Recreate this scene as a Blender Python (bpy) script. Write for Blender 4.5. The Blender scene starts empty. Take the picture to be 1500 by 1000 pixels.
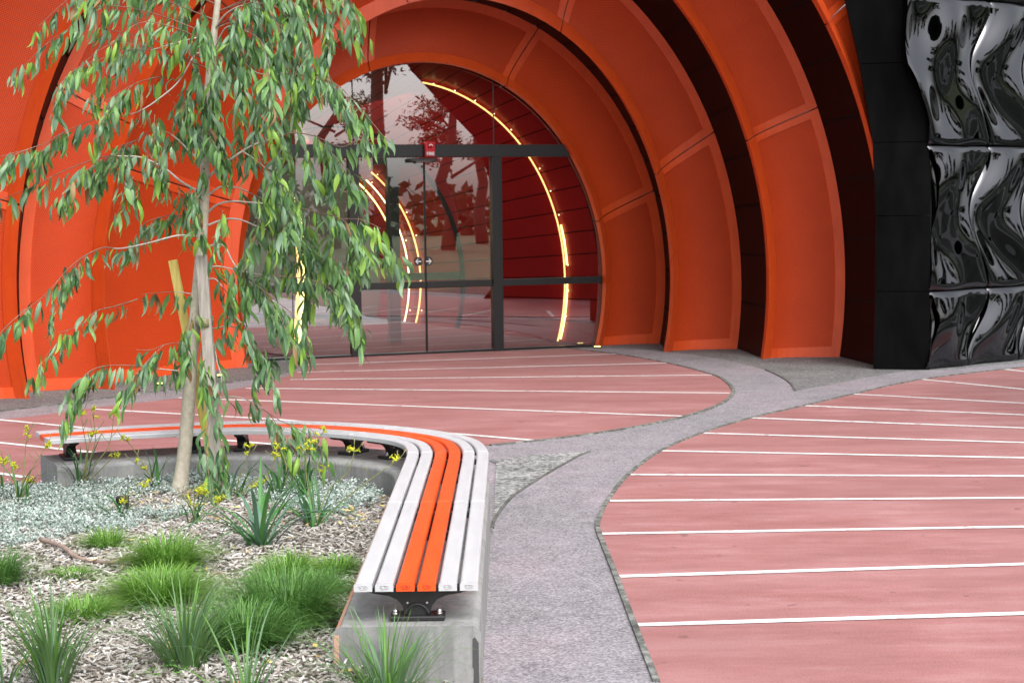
import bpy, math, random
import numpy as np
from mathutils import Vector, Matrix, Quaternion
random.seed(7); rng = np.random.default_rng(11)
S = bpy.context.scene; C = S.collection
PI = math.pi; R = math.radians

# ------------------------------------------------------------------ camera, sky, sun, exposure
F = 2500.0; H = 1.9; PITCH = math.atan(207/F); ROLL = 0.012
cd = bpy.data.cameras.new('camera'); cam = bpy.data.objects.new('camera', cd); C.objects.link(cam)
cd.sensor_width = 36; cd.lens = 60; cd.clip_end = 2000; cd.clip_start = 0.05
cam.location = (0, 0, H)
cam.rotation_mode = 'QUATERNION'
cam.rotation_quaternion = Quaternion((1, 0, 0), PI/2 - PITCH) @ Quaternion((0, 0, 1), -ROLL)
cd.dof.use_dof = True; cd.dof.focus_distance = 8.5; cd.dof.aperture_fstop = 8
S.camera = cam
SUN_EL, SUN_ROT = R(52), R(150)
w = bpy.data.worlds.new('World'); S.world = w; w.use_nodes = True
nt = w.node_tree; nt.nodes.clear()
sky = nt.nodes.new('ShaderNodeTexSky'); sky.sky_type = 'NISHITA'; sky.sun_disc = False
sky.sun_elevation = SUN_EL; sky.sun_rotation = SUN_ROT; sky.air_density = 1.0; sky.dust_density = 4.0; sky.ozone_density = 1.0
hs = nt.nodes.new('ShaderNodeHueSaturation'); hs.inputs['Saturation'].default_value = 0.25
bg = nt.nodes.new('ShaderNodeBackground'); bg.inputs['Strength'].default_value = 0.15
wo = nt.nodes.new('ShaderNodeOutputWorld')
nt.links.new(sky.outputs[0], hs.inputs['Color']); nt.links.new(hs.outputs[0], bg.inputs[0]); nt.links.new(bg.outputs[0], wo.inputs[0])
sd = bpy.data.lights.new('sun', 'SUN'); sun = bpy.data.objects.new('sun', sd); C.objects.link(sun)
sd.energy = 0.65; sd.angle = R(30); sd.color = (1.0, 0.965, 0.92)
sv = Vector((math.sin(SUN_ROT)*math.cos(SUN_EL), math.cos(SUN_ROT)*math.cos(SUN_EL), math.sin(SUN_EL)))
sun.rotation_euler = sv.to_track_quat('Z', 'Y').to_euler()
S.view_settings.view_transform = 'Standard'; S.view_settings.look = 'None'
S.view_settings.exposure = 1.24; S.view_settings.gamma = 1.0; S.view_settings.use_curve_mapping = False
S.render.engine = 'CYCLES'; S.cycles.max_bounces = 8; S.cycles.transparent_max_bounces = 12
S.cycles.use_denoising = True

# ------------------------------------------------------------------ helpers
def ray(px, py):
    x = px-750; y = 500-py; c, s = math.cos(ROLL), math.sin(ROLL)
    xr = c*x+s*y; yr = -s*x+c*y
    return Vector((xr/F, math.cos(PITCH)+math.sin(PITCH)*yr/F, -math.sin(PITCH)+math.cos(PITCH)*yr/F))
def at(px, py, Y):                       # the point of the place seen at a photo pixel, Y metres ahead
    d = ray(px, py); return Vector((0, 0, H)) + d*(Y/d.y)
def gp(px, py, z=0.0):                   # the same on a level plane
    d = ray(px, py); return Vector((0, 0, H)) + d*((z-H)/d.z)
def tag(o, label=None, cat=None, group=None, kind=None):
    if label: o['label'] = label
    if cat: o['category'] = cat
    if group: o['group'] = group
    if kind: o['kind'] = kind
    return o
def empty(name, loc, label, cat, group=None):
    o = bpy.data.objects.new(name, None); C.objects.link(o); o.location = loc; o.empty_display_size = .1
    return tag(o, label, cat, group)
class MB:
    def __init__(self): self.v = []; self.f = []; self.uv = []; self.mi = []; self.sm = []
    def add(self, vs, fs, uvs=None, mi=0, sm=False):
        n = len(self.v); self.v += [tuple(p) for p in vs]
        for f in fs: self.f.append(tuple(i+n for i in f)); self.mi.append(mi); self.sm.append(sm)
        if uvs: self.uv += list(uvs)
        elif self.uv: self.uv += [(0, 0)]*len(vs)
    def box(self, c, s, rz=0.0, mi=0, M=None):
        hx, hy, hz = s[0]/2, s[1]/2, s[2]/2; vs = []
        cr, sr = math.cos(rz), math.sin(rz)
        for z in (-hz, hz):
            for x, y in ((-hx, -hy), (hx, -hy), (hx, hy), (-hx, hy)):
                p = Vector((c[0]+x*cr-y*sr, c[1]+x*sr+y*cr, c[2]+z)); vs.append(M @ p if M else p)
        self.add(vs, [(3, 2, 1, 0), (4, 5, 6, 7), (0, 1, 5, 4), (1, 2, 6, 5), (2, 3, 7, 6), (3, 0, 4, 7)], mi=mi)
    def grid(self, P, nu, nv, mi=0, sm=True, uv=None, flip=False):      # P(i,j)
        vs = [P(i, j) for j in range(nv+1) for i in range(nu+1)]
        uvs = [uv(i, j) for j in range(nv+1) for i in range(nu+1)] if uv else None
        fs = []
        for j in range(nv):
            for i in range(nu):
                a = j*(nu+1)+i; q = (a, a+1, a+nu+2, a+nu+1); fs.append(q[::-1] if flip else q)
        self.add(vs, fs, uvs, mi, sm)
    def tube(self, pts, rads, n=8, mi=0, cap=True):
        pts = [Vector(p) for p in pts]; m = len(pts); vs = []; fs = []; up = None
        for k, p in enumerate(pts):
            t = (pts[min(k+1, m-1)]-pts[max(k-1, 0)]).normalized()
            if up is None:
                up = t.orthogonal().normalized()
            up = (up - t*up.dot(t)).normalized(); b = t.cross(up)
            r = rads[k] if hasattr(rads, '__len__') else rads
            for i in range(n):
                a = 2*PI*i/n; vs.append(p + up*(r*math.cos(a)) + b*(r*math.sin(a)))
        for k in range(m-1):
            for i in range(n):
                fs.append((k*n+i, k*n+(i+1) % n, (k+1)*n+(i+1) % n, (k+1)*n+i))
        if cap: fs.append(tuple(range(n-1, -1, -1))); fs.append(tuple((m-1)*n+i for i in range(n)))
        self.add(vs, fs, mi=mi, sm=True)
    def prism(self, poly, z0, z1, mi=0):                               # poly in xy, ccw
        n = len(poly); vs = [(p[0], p[1], z0) for p in poly]+[(p[0], p[1], z1) for p in poly]
        fs = [tuple(range(n-1, -1, -1)), tuple(range(n, 2*n))]+[(i, (i+1) % n, n+(i+1) % n, n+i) for i in range(n)]
        self.add(vs, fs, mi=mi)
    def build(self, name, mats, parent=None, loc=None, bevel=0):
        me = bpy.data.meshes.new(name)
        off = Vector(loc) if loc is not None else (Vector(parent_loc(parent)) if parent else Vector())
        vs = [(p[0]-off[0], p[1]-off[1], p[2]-off[2]) for p in self.v]
        me.from_pydata(vs, [], self.f)
        if not isinstance(mats, (list, tuple)): mats = [mats]
        for m in mats: me.materials.append(m)
        me.polygons.foreach_set('material_index', self.mi); me.polygons.foreach_set('use_smooth', self.sm)
        if self.uv:
            ul = me.uv_layers.new(name='UVMap'); li = np.zeros(len(me.loops), np.int32); me.loops.foreach_get('vertex_index', li)
            ul.data.foreach_set('uv', np.array(self.uv, np.float32)[li].ravel())
        me.update()
        o = bpy.data.objects.new(name, me); C.objects.link(o)
        if parent: o.parent = parent
        elif loc is not None: o.location = off
        if bevel:
            b = o.modifiers.new('bevel', 'BEVEL'); b.width = bevel; b.segments = 2; b.limit_method = 'ANGLE'; b.angle_limit = R(40)
        return o
def parent_loc(o):
    p = Vector(o.location)
    while o.parent: o = o.parent; p += Vector(o.location)
    return p
def fast_mesh(name, V, Q, mat, mi=None, parent=None, smooth=True):      # numpy verts (n,3), quads (m,4)
    me = bpy.data.meshes.new(name); me.vertices.add(len(V)); me.vertices.foreach_set('co', np.asarray(V, np.float32).ravel())
    m, k = Q.shape; me.loops.add(m*k); me.loops.foreach_set('vertex_index', Q.astype(np.int32).ravel())
    me.polygons.add(m); me.polygons.foreach_set('loop_start', np.arange(0, m*k, k, dtype=np.int32))
    me.polygons.foreach_set('loop_total', np.full(m, k, np.int32))
    for x in (mat if isinstance(mat, (list, tuple)) else [mat]): me.materials.append(x)
    if mi is not None: me.polygons.foreach_set('material_index', mi.astype(np.int32))
    me.polygons.foreach_set('use_smooth', np.full(m, smooth))
    me.update(calc_edges=True); me.validate()
    o = bpy.data.objects.new(name, me); C.objects.link(o)
    if parent: o.parent = parent
    return o
def smooth_path(pts, n=12):
    P = [Vector(p) for p in pts]; out = []
    for i in range(len(P)-1):
        p0 = P[max(i-1, 0)]; p1 = P[i]; p2 = P[i+1]; p3 = P[min(i+2, len(P)-1)]
        for k in range(n):
            t = k/n
            out.append(.5*((2*p1)+(p2-p0)*t+(2*p0-5*p1+4*p2-p3)*t*t+(3*p1-p0-3*p2+p3)*t**3))
    out.append(P[-1]); return out

# ------------------------------------------------------------------ materials
def mat(name, col, rough=.6, spec=.5, metal=0.0, coat=0.0):
    m = bpy.data.materials.new(name); m.use_nodes = True; b = m.node_tree.nodes['Principled BSDF']
    b.inputs['Base Color'].default_value = (*col, 1); b.inputs['Roughness'].default_value = rough
    b.inputs['Specular IOR Level'].default_value = spec; b.inputs['Metallic'].default_value = metal
    b.inputs['Coat Weight'].default_value = coat
    return m
def nodes(m): return m.node_tree.nodes, m.node_tree.links, m.node_tree.nodes['Principled BSDF']
def noise(m, scale, detail=4, rough=.6, coord='Object', stretch=None):
    N, L, b = nodes(m); tc = N.new('ShaderNodeTexCoord'); mp = N.new('ShaderNodeMapping'); n = N.new('ShaderNodeTexNoise')
    if stretch: mp.inputs['Scale'].default_value = stretch[:3]
    if stretch and len(stretch) > 3: mp.inputs['Rotation'].default_value = (0, 0, stretch[3])
    L.new(tc.outputs[coord], mp.inputs[0]); L.new(mp.outputs[0], n.inputs['Vector'])
    n.inputs['Scale'].default_value = scale; n.inputs['Detail'].default_value = detail; n.inputs['Roughness'].default_value = rough
    return n.outputs['Fac']
def ramp(m, fac, stops):
    N, L, b = nodes(m); r = N.new('ShaderNodeValToRGB'); L.new(fac, r.inputs[0]); e = r.color_ramp.elements
    while len(e) < len(stops): e.new(.5)
    for k, (p, c) in enumerate(stops): e[k].position = p; e[k].color = (*c, 1)
    return r.outputs[0]
def mix(m, fac, a, b_, mode='MIX'):
    N, L, b = nodes(m); x = N.new('ShaderNodeMix'); x.data_type = 'RGBA'; x.blend_type = mode
    for s, v in ((x.inputs[0], fac), (x.inputs[6], a), (x.inputs[7], b_)):
        if isinstance(v, (int, float)): s.default_value = v
        elif isinstance(v, tuple): s.default_value = (*v, 1)
        else: L.new(v, s)
    return x.outputs[2]
def setcol(m, out): N, L, b = nodes(m); L.new(out, b.inputs['Base Color'])
def bump(m, fac, strength=.3, dist=.01):
    N, L, b = nodes(m); x = N.new('ShaderNodeBump'); x.inputs['Strength'].default_value = strength; x.inputs['Distance'].default_value = dist
    L.new(fac, x.inputs['Height']); L.new(x.outputs[0], b.inputs['Normal'])
def island(m):
    N, L, b = nodes(m); g = N.new('ShaderNodeNewGeometry'); return g.outputs['Random Per Island']

ORANGE = (.72, .082, .013)
m_orange = mat('orange_paint', ORANGE, .45, .5); n_ = noise(m_orange, 3, 5); setcol(m_orange, ramp(m_orange, n_, [(.3, (.67, .072, .010)), (.7, (.76, .090, .015))]))
n2_ = noise(m_orange, 5, 6, .65, stretch=(3, 3, .25)); c_ = nodes(m_orange)[2].inputs['Base Color'].links[0].from_socket; setcol(m_orange, mix(m_orange, ramp(m_orange, n2_, [(.5, (0, 0, 0)), (.75, (.5, .5, .5))]), c_, (.52, .05, .012)))
m_perf = mat('perforated_orange', (.45, .03, .01), .55, .25)
def _perf():
    m = m_perf; N, L, b = nodes(m); tc = N.new('ShaderNodeTexCoord'); mp = N.new('ShaderNodeMapping'); v = N.new('ShaderNodeTexVoronoi')
    mp.inputs['Rotation'].default_value = (0, 0, PI/4); L.new(tc.outputs['UV'], mp.inputs[0]); L.new(mp.outputs[0], v.inputs['Vector'])
    v.voronoi_dimensions = '2D'; v.inputs['Scale'].default_value = 46; v.inputs['Randomness'].default_value = 0
    hole = ramp(m, v.outputs['Distance'], [(.30, (1, 1, 1)), (.40, (0, 0, 0))])
    n = noise(m, 2.2, 4); base = ramp(m, n, [(.3, (.60, .060, .008)), (.7, (.69, .073, .010))])
    setcol(m, mix(m, hole, base, (.34, .026, .005)))
_perf()
def per_piece(m, lo):
    N, L, b = nodes(m); oi = N.new('ShaderNodeObjectInfo'); src = b.inputs['Base Color'].links[0].from_socket; setcol(m, mix(m, 1.0, src, ramp(m, oi.outputs['Random'], [(0, (lo, lo, lo)), (1, (1, 1, 1))]), 'MULTIPLY'))
per_piece(m_orange, .88); per_piece(m_perf, .86)
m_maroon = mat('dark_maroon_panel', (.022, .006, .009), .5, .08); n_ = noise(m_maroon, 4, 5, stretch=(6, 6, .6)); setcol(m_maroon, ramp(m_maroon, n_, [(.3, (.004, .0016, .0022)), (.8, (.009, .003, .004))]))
m_blackmetal = mat('black_metal', (.012, .012, .013), .35)
m_blackgap = mat('black_gap', (.006, .006, .007), .9)
m_gloss = mat('gloss_black_panel', (.075, .075, .081), .035, .5, 1.0); n_ = noise(m_gloss, 1.2, 3); bump(m_gloss, n_, .06, .03)
m_plainblack = mat('plain_black_panel', (.007, .007, .008), .5, .04)
n_ = noise(m_plainblack, 5, 6, stretch=(1, 1, .35)); setcol(m_plainblack, ramp(m_plainblack, n_, [(.35, (.0022, .0022, .0025)), (.8, (.0065, .0065, .007))]))
m_lobbyred = mat('lobby_red', (.36, .012, .016), .35); n_ = noise(m_lobbyred, 1.5, 3); setcol(m_lobbyred, ramp(m_lobbyred, n_, [(.3, (.32, .010, .013)), (.7, (.40, .015, .018))]))
m_lobbyfloor = mat('lobby_floor', (.30, .05, .045), .85, .05); n_ = noise(m_lobbyfloor, 3, 5); setcol(m_lobbyfloor, ramp(m_lobbyfloor, n_, [(.3, (.15, .026, .022)), (.7, (.21, .036, .032))]))
m_lobbygrey = mat('lobby_grey', (.16, .16, .15), .6); n_ = noise(m_lobbygrey, 1.2, 3); setcol(m_lobbygrey, ramp(m_lobbygrey, n_, [(.3, (.13, .13, .12)), (.7, (.20, .20, .18))]))
def emis(name, col, k):
    m = bpy.data.materials.new(name); m.use_nodes = True; N = m.node_tree.nodes; N.clear(); e = N.new('ShaderNodeEmission'); o = N.new('ShaderNodeOutputMaterial')
    e.inputs[0].default_value = (*col, 1); e.inputs[1].default_value = k; m.node_tree.links.new(e.outputs[0], o.inputs[0]); return m
m_led_o = emis('lit_orange', (1.0, .60, .20), 1.25); m_led_y = emis('lit_yellow', (1.0, .88, .30), 1.7); m_led_w = emis('lit_white', (1.0, .93, .5), 1.7)
m_glass = bpy.data.materials.new('window_glass'); m_glass.use_nodes = True
def _glass():
    N = m_glass.node_tree.nodes; L = m_glass.node_tree.links; N.clear(); o = N.new('ShaderNodeOutputMaterial'); t = N.new('ShaderNodeBsdfTransparent'); g = N.new('ShaderNodeBsdfGlossy')
    mx = N.new('ShaderNodeMixShader'); t.inputs[0].default_value = (.86, .87, .86, 1); g.inputs['Roughness'].default_value = 0.0; g.inputs[0].default_value = (.95, .97, 1, 1)
    fr = N.new('ShaderNodeFresnel'); fr.inputs[0].default_value = 2.0
    md = N.new('ShaderNodeMath'); md.operation = 'MULTIPLY_ADD'; md.inputs[1].default_value = 1.0; md.inputs[2].default_value = .12
    L.new(fr.outputs[0], md.inputs[0]); L.new(md.outputs[0], mx.inputs[0]); L.new(t.outputs[0], mx.inputs[1]); L.new(g.outputs[0], mx.inputs[2]); L.new(mx.outputs[0], o.inputs[0])
_glass()
m_pink = mat('pink_concrete', (.40, .155, .15), .75)
def _pink():
    m = m_pink; a = noise(m, .8, 6, .65, stretch=(.5, 2.0, 1, R(6))); b_ = noise(m, 2.6, 9, .72, stretch=(.5, 1.7, 1, R(3))); g = noise(m, 110, 3); sp_ = noise(m, 9, 2, .4); big = noise(m, .4, 5, .6)
    c = ramp(m, a, [(.36, (.22, .082, .075)), (.5, (.32, .135, .128)), (.64, (.42, .225, .225))])
    c = mix(m, .6, c, ramp(m, b_, [(.36, (.20, .07, .063)), (.5, (.32, .132, .125)), (.63, (.45, .25, .252))]))
    c = mix(m, .35, c, ramp(m, g, [(.38, (.19, .07, .063)), (.62, (.43, .20, .20))]))
    c = mix(m, ramp(m, big, [(.42, (0, 0, 0)), (.66, (.45, .45, .45))]), c, (.25, .115, .112))
    c = mix(m, ramp(m, sp_, [(.71, (0, 0, 0)), (.76, (.6, .6, .6))]), c, (.13, .06, .055))
    setcol(m, c); bump(m, b_, .12, .006)
_pink()
m_white = mat('white_line_paint', (.80, .79, .78), .6); n_ = noise(m_white, 9, 6, .7); setcol(m_white, ramp(m_white, n_, [(.35, (.46, .34, .34)), (.44, (.76, .75, .74))]))
m_path = mat('exposed_aggregate_path', (.38, .35, .39), .85)
def speckle(m, scale, stops):
    N, L, b = nodes(m); tc = N.new('ShaderNodeTexCoord'); v = N.new('ShaderNodeTexVoronoi'); v.inputs['Scale'].default_value = scale; L.new(tc.outputs['Object'], v.inputs['Vector'])
    sp = N.new('ShaderNodeSeparateColor'); L.new(v.outputs['Color'], sp.inputs[0]); o = ramp(m, sp.outputs[0], stops); return o
def _path():
    m = m_path; big = noise(m, .9, 5, .6, stretch=(1, .6, 1)); mid = noise(m, 4, 6, .65); fine = noise(m, 62, 4, .75)
    c = ramp(m, big, [(.38, (.14, .14, .143)), (.5, (.205, .188, .206)), (.62, (.295, .22, .245))])
    c = mix(m, .5, c, ramp(m, mid, [(.36, (.11, .108, .113)), (.64, (.29, .265, .285))]))
    c = mix(m, .36, c, speckle(m, 105, [(0, (.03, .03, .033)), (.17, (.035, .035, .04)), (.20, (.22, .20, .225)), (.74, (.30, .27, .30)), (.80, (.55, .52, .55))]))
    setcol(m, c); bump(m, fine, .35, .004)
_path()
m_apron = mat('grey_apron', (.22, .22, .22), .85)
def _apron():
    m = m_apron; a = noise(m, 1.0, 6, .65); f = noise(m, 70, 3, .7)
    c = ramp(m, a, [(.38, (.09, .09, .09)), (.62, (.19, .19, .187))]); setcol(m, mix(m, .45, c, speckle(m, 60, [(0, (.03, .03, .03)), (.25, (.04, .04, .04)), (.3, (.14, .14, .14)), (.8, (.20, .20, .20)), (.86, (.36, .36, .36))]))); bump(m, f, .3, .004)
_apron()
m_gravel = mat('rough_grey_aggregate', (.3, .3, .3), .9)
def _grav():
    m = m_gravel; a = noise(m, 2.6, 5, .7, stretch=(.5, 1.4, 1)); f = noise(m, 48, 4, .75)
    c = ramp(m, a, [(.38, (.08, .085, .08)), (.52, (.19, .19, .187)), (.66, (.34, .34, .335))])
    setcol(m, mix(m, .55, c, speckle(m, 45, [(0, (.03, .03, .03)), (.3, (.07, .07, .07)), (.36, (.26, .26, .26)), (.7, (.27, .27, .265)), (.78, (.48, .48, .47))]))); bump(m, f, .6, .01)
_grav()
m_kerb = mat('kerb_concrete', (.25, .25, .235), .85); n_ = noise(m_kerb, 14, 6, .7); setcol(m_kerb, ramp(m_kerb, n_, [(.36, (.05, .052, .045)), (.5, (.12, .125, .112)), (.64, (.27, .27, .255))]))
m_joint = mat('dark_joint', (.09, .09, .085), .9); n_ = noise(m_joint, 12, 4); setcol(m_joint, ramp(m_joint, n_, [(.35, (.06, .06, .055)), (.7, (.16, .16, .15))]))
m_conc = mat('wall_concrete', (.36, .355, .34), .8)
def _conc():
    m = m_conc; a = noise(m, 1.6, 7, .65); b_ = noise(m, 5, 6, .65, stretch=(2.2, 2.2, .5)); f = noise(m, 60, 3)
    p = noise(m, 2.3, 3)
    c = ramp(m, a, [(.3, (.13, .13, .128)), (.5, (.22, .22, .216)), (.7, (.31, .305, .295))])
    c = mix(m, .45, c, ramp(m, b_, [(.3, (.13, .13, .13)), (.55, (.28, .28, .275)), (.75, (.42, .41, .40))]))
    c = mix(m, .2, c, ramp(m, f, [(.3, (.2, .2, .2)), (.7, (.5, .5, .5))]))
    c = mix(m, ramp(m, p, [(.62, (0, 0, 0)), (.72, (.55, .55, .55))]), c, (.50, .27, .20))
    st_ = noise(m, 3.2, 6, .7, stretch=(3, 3, .3)); c = mix(m, ramp(m, st_, [(.48, (0, 0, 0)), (.66, (.6, .6, .6))]), c, (.13, .13, .13))
    setcol(m, c); bump(m, b_, .15, .006)
_conc()
m_chamfer = mat('salmon_stained_concrete', (.55, .25, .17), .8); n_ = noise(m_chamfer, 9, 6); setcol(m_chamfer, ramp(m_chamfer, n_, [(.3, (.60, .24, .15)), (.7, (.46, .32, .27))]))
m_slatw = mat('white_slat', (.72, .72, .735), .38); n_ = noise(m_slatw, 5, 6, .6, stretch=(4, .6, 4)); setcol(m_slatw, ramp(m_slatw, n_, [(.3, (.46, .46, .48)), (.7, (.53, .53, .545))]))
_g = noise(m_slatw, 30, 6, .7); _c = nodes(m_slatw)[2].inputs['Base Color'].links[0].from_socket; setcol(m_slatw, mix(m_slatw, ramp(m_slatw, _g, [(.60, (0, 0, 0)), (.72, (.35, .35, .35))]), _c, (.30, .29, .28)))
m_slato = mat('orange_slat', (.78, .085, .012), .32); n_ = noise(m_slato, 5, 6, .6, stretch=(4, .6, 4)); setcol(m_slato, ramp(m_slato, n_, [(.3, (.72, .072, .010)), (.7, (.84, .10, .016))]))
m_cast = mat('black_cast_bracket', (.016, .016, .017), .42)
m_steel = mat('bolt_steel', (.62, .61, .6), .3, metal=1.0)
m_soil = mat('garden_soil', (.10, .085, .07), .95); n_ = noise(m_soil, 20, 6); setcol(m_soil, ramp(m_soil, n_, [(.3, (.06, .05, .04)), (.7, (.20, .175, .15))]))
m_chip = mat('mulch_chip', (.4, .37, .33), .9)
setcol(m_chip, ramp(m_chip, island(m_chip), [(0, (.13, .105, .085)), (.14, (.25, .215, .18)), (.42, (.36, .33, .295)), (.75, (.47, .445, .415)), (1, (.64, .62, .60))]))
m_litter = mat('leaf_litter', (.4, .3, .1), .8); setcol(m_litter, ramp(m_litter, island(m_litter), [(0, (.30, .17, .07)), (.4, (.50, .36, .12)), (.7, (.62, .52, .18)), (1, (.40, .34, .26))]))
m_silver = mat('silver_leaf', (.42, .55, .5), .7); setcol(m_silver, ramp(m_silver, island(m_silver), [(0, (.08, .14, .09)), (.3, (.22, .29, .25)), (.75, (.38, .44, .41)), (1, (.58, .62, .60))]))
def leafmat(name, stops, rough=.45, tr=.25):
    m = mat(name, stops[0][1], rough, .4); col = ramp(m, island(m), stops)
    N, L, b = nodes(m); L.new(col, b.inputs['Base Color']); out = N['Material Output']; t = N.new('ShaderNodeBsdfTranslucent'); ms = N.new('ShaderNodeMixShader'); ms.inputs[0].default_value = tr
    L.new(col, t.inputs[0]); L.new(b.outputs[0], ms.inputs[1]); L.new(t.outputs[0], ms.inputs[2]); L.new(ms.outputs[0], out.inputs[0]); return m
m_grass = leafmat('fine_grass', [(0, (.07, .18, .02)), (.5, (.15, .33, .045)), (1, (.27, .46, .10))])
m_grass2 = leafmat('fine_grass_deep', [(0, (.045, .13, .025)), (.5, (.10, .24, .05)), (1, (.18, .34, .09))])
m_rush = [leafmat('rush_blade_a', [(0, (.075, .16, .05)), (1, (.13, .25, .08))]), leafmat('rush_blade_b', [(0, (.10, .21, .10)), (1, (.16, .28, .14))]), leafmat('rush_blade_c', [(0, (.08, .20, .03)), (1, (.14, .30, .05))])]
m_strap = [leafmat('strap_blade_a', [(0, (.03, .10, .03)), (1, (.05, .15, .04))]), leafmat('strap_blade_b', [(0, (.06, .20, .05)), (1, (.10, .26, .07))]), leafmat('strap_blade_c', [(0, (.09, .19, .12)), (1, (.12, .24, .15))])]
m_stem = mat('flower_stem', (.16, .20, .05), .6); n_ = noise(m_stem, 20, 3); setcol(m_stem, ramp(m_stem, n_, [(.3, (.12, .17, .05)), (.7, (.24, .22, .08))]))
m_flower = leafmat('yellow_flower', [(0, (.42, .46, .02)), (1, (.66, .66, .04))], .6, .2)
m_leaf = [leafmat('gum_leaf_blue', [(0, (.10, .19, .10)), (1, (.22, .34, .20))], .42, .2), leafmat('gum_leaf_mid', [(0, (.095, .215, .06)), (1, (.19, .35, .11))], .42, .25), leafmat('gum_leaf_deep', [(0, (.05, .125, .045)), (1, (.085, .18, .07))], .4, .2), leafmat('gum_leaf_new', [(0, (.16, .32, .04)), (1, (.27, .45, .07))], .45, .3), leafmat('gum_leaf_old', [(0, (.20, .10, .04)), (1, (.34, .22, .10))], .6, .15)]
m_trunk = mat('gum_bark', (.42, .38, .30), .75)
def _bark():
    m = m_trunk; a = noise(m, 9, 5, .6, stretch=(1.4, 1.4, .35)); b_ = noise(m, 30, 4)
    setcol(m, mix(m, .3, ramp(m, a, [(.3, (.30, .28, .20)), (.5, (.44, .40, .31)), (.7, (.56, .50, .40))]), ramp(m, b_, [(.35, (.22, .20, .15)), (.65, (.55, .5, .42))]))); bump(m, a, .2, .006)
_bark()
m_twig = mat('gum_twig', (.16, .09, .07), .7); n_ = noise(m_twig, 15, 3); setcol(m_twig, ramp(m_twig, n_, [(.3, (.13, .07, .055)), (.7, (.24, .16, .11))]))
m_branch = mat('gum_branch', (.42, .38, .33), .7); n_ = noise(m_branch, 15, 3); setcol(m_branch, ramp(m_branch, n_, [(.3, (.32, .28, .23)), (.7, (.52, .48, .43))]))
m_stakeg = mat('weathered_stake', (.33, .30, .26), .85); n_ = noise(m_stakeg, 14, 6, .6, stretch=(5, 5, .4)); setcol(m_stakeg, ramp(m_stakeg, n_, [(.3, (.22, .195, .165)), (.7, (.44, .40, .355))]))
m_stakey = mat('yellow_pine_stake', (.55, .43, .10), .8); n_ = noise(m_stakey, 14, 6, .6, stretch=(5, 5, .4)); setcol(m_stakey, ramp(m_stakey, n_, [(.3, (.48, .36, .08)), (.7, (.66, .54, .17))]))
m_hess = mat('hessian_tie', (.24, .23, .13), .95); n_ = noise(m_hess, 120, 2); setcol(m_hess, ramp(m_hess, n_, [(.35, (.15, .14, .08)), (.65, (.34, .32, .2))]))
m_stick = mat('fallen_stick', (.25, .17, .13), .85); n_ = noise(m_stick, 12, 5); setcol(m_stick, ramp(m_stick, n_, [(.3, (.20, .13, .10)), (.7, (.34, .26, .22))]))
m_fire = mat('fire_red', (.5, .008, .02), .3); m_signw = mat('sign_white', (.8, .8, .8), .5); m_sticker = mat('sticker_black', (.02, .022, .024), .5)
m_farleaf = leafmat('far_tree_leaf', [(0, (.02, .045, .018)), (1, (.05, .09, .035))], .7, .15)
m_farbark = mat('far_tree_bark', (.10, .085, .07), .9)
m_lawn = mat('lawn_green', (.07, .11, .035), .9); n_ = noise(m_lawn, 1.5, 6); setcol(m_lawn, ramp(m_lawn, n_, [(.3, (.055, .09, .03)), (.7, (.11, .14, .05))]))
m_darkbed = mat('dark_planting', (.018, .026, .014), .9); n_ = noise(m_darkbed, 1.2, 6); setcol(m_darkbed, ramp(m_darkbed, n_, [(.38, (.006, .010, .005)), (.62, (.028, .036, .022))]))
m_pathfar = mat('far_footpath', (.22, .22, .22), .85); n_ = noise(m_pathfar, 3, 5); setcol(m_pathfar, ramp(m_pathfar, n_, [(.35, (.10, .10, .10)), (.65, (.20, .20, .20))]))
m_fence = mat('fence_galvanised', (.45, .46, .46), .5)

# ------------------------------------------------------------------ ground
b = MB(); b.add([(-300, -300, 0), (300, -300, 0), (300, 300, 0), (-300, 300, 0)], [(0, 1, 2, 3)])
tag(b.build('ground', m_apron), 'dark grey concrete apron under the arches and around the paving', kind='structure')
def sheet(name, poly, z, m, label):
    b = MB(); b.add([(p[0], p[1], z) for p in poly], [tuple(range(len(poly)))]); o = b.build(name, m)
    me = o.data; import bmesh; bm = bmesh.new(); bm.from_mesh(me); bmesh.ops.triangulate(bm, faces=bm.faces[:])
    for f in bm.faces:
        if f.normal.z < 0: f.normal_flip()
    bm.to_mesh(me); bm.free(); return tag(o, label, kind='structure')
def px(pts): return [gp(*p) for p in pts]
L_edge = smooth_path(px([(830, 511), (900, 519.3), (976.7, 532.7), (1043, 550), (1063, 561.7), (1071, 571.7), (1070.5, 578), (1060, 588.5), (1038, 599), (1000, 611), (946.7, 622.7), (880, 634), (813, 643), (716.7, 653)]), 5)
R_edge = smooth_path(px([(1530, 535.5), (1500, 539), (1472, 542), (1350, 557), (1251.5, 578.5), (1180, 595.5), (1102, 613.5), (1029, 636), (970, 662), (923, 697), (893, 735), (882, 758), (879, 772), (884, 790), (906.7, 846.7), (934, 918), (966.7, 1000)]), 5)
apron_l = px([(-150, 618), (0, 603.5), (133, 588), (187, 580), (240, 573), (320, 564), (400, 552), (428, 544), (443, 535), (446, 528)])
apron_r = px([(790, 513.5), (850, 510.5), (915, 511), (990, 517), (1050, 525), (1080, 532), (1120, 542), (1143, 553), (1157, 563), (1163, 573)])
apron_r2 = px([(1163, 573), (1217, 564), (1281, 551), (1326, 544), (1395, 541.5), (1500, 531), (1650, 518)])
path_poly = [(-9, 4)] + [(-9, 14)] + apron_l + [gp(480, 527)] + smooth_path(apron_r, 3) + apron_r2[1:] + [(7.4, 20.4), (7.4, 3), (-9, 3)]
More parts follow.
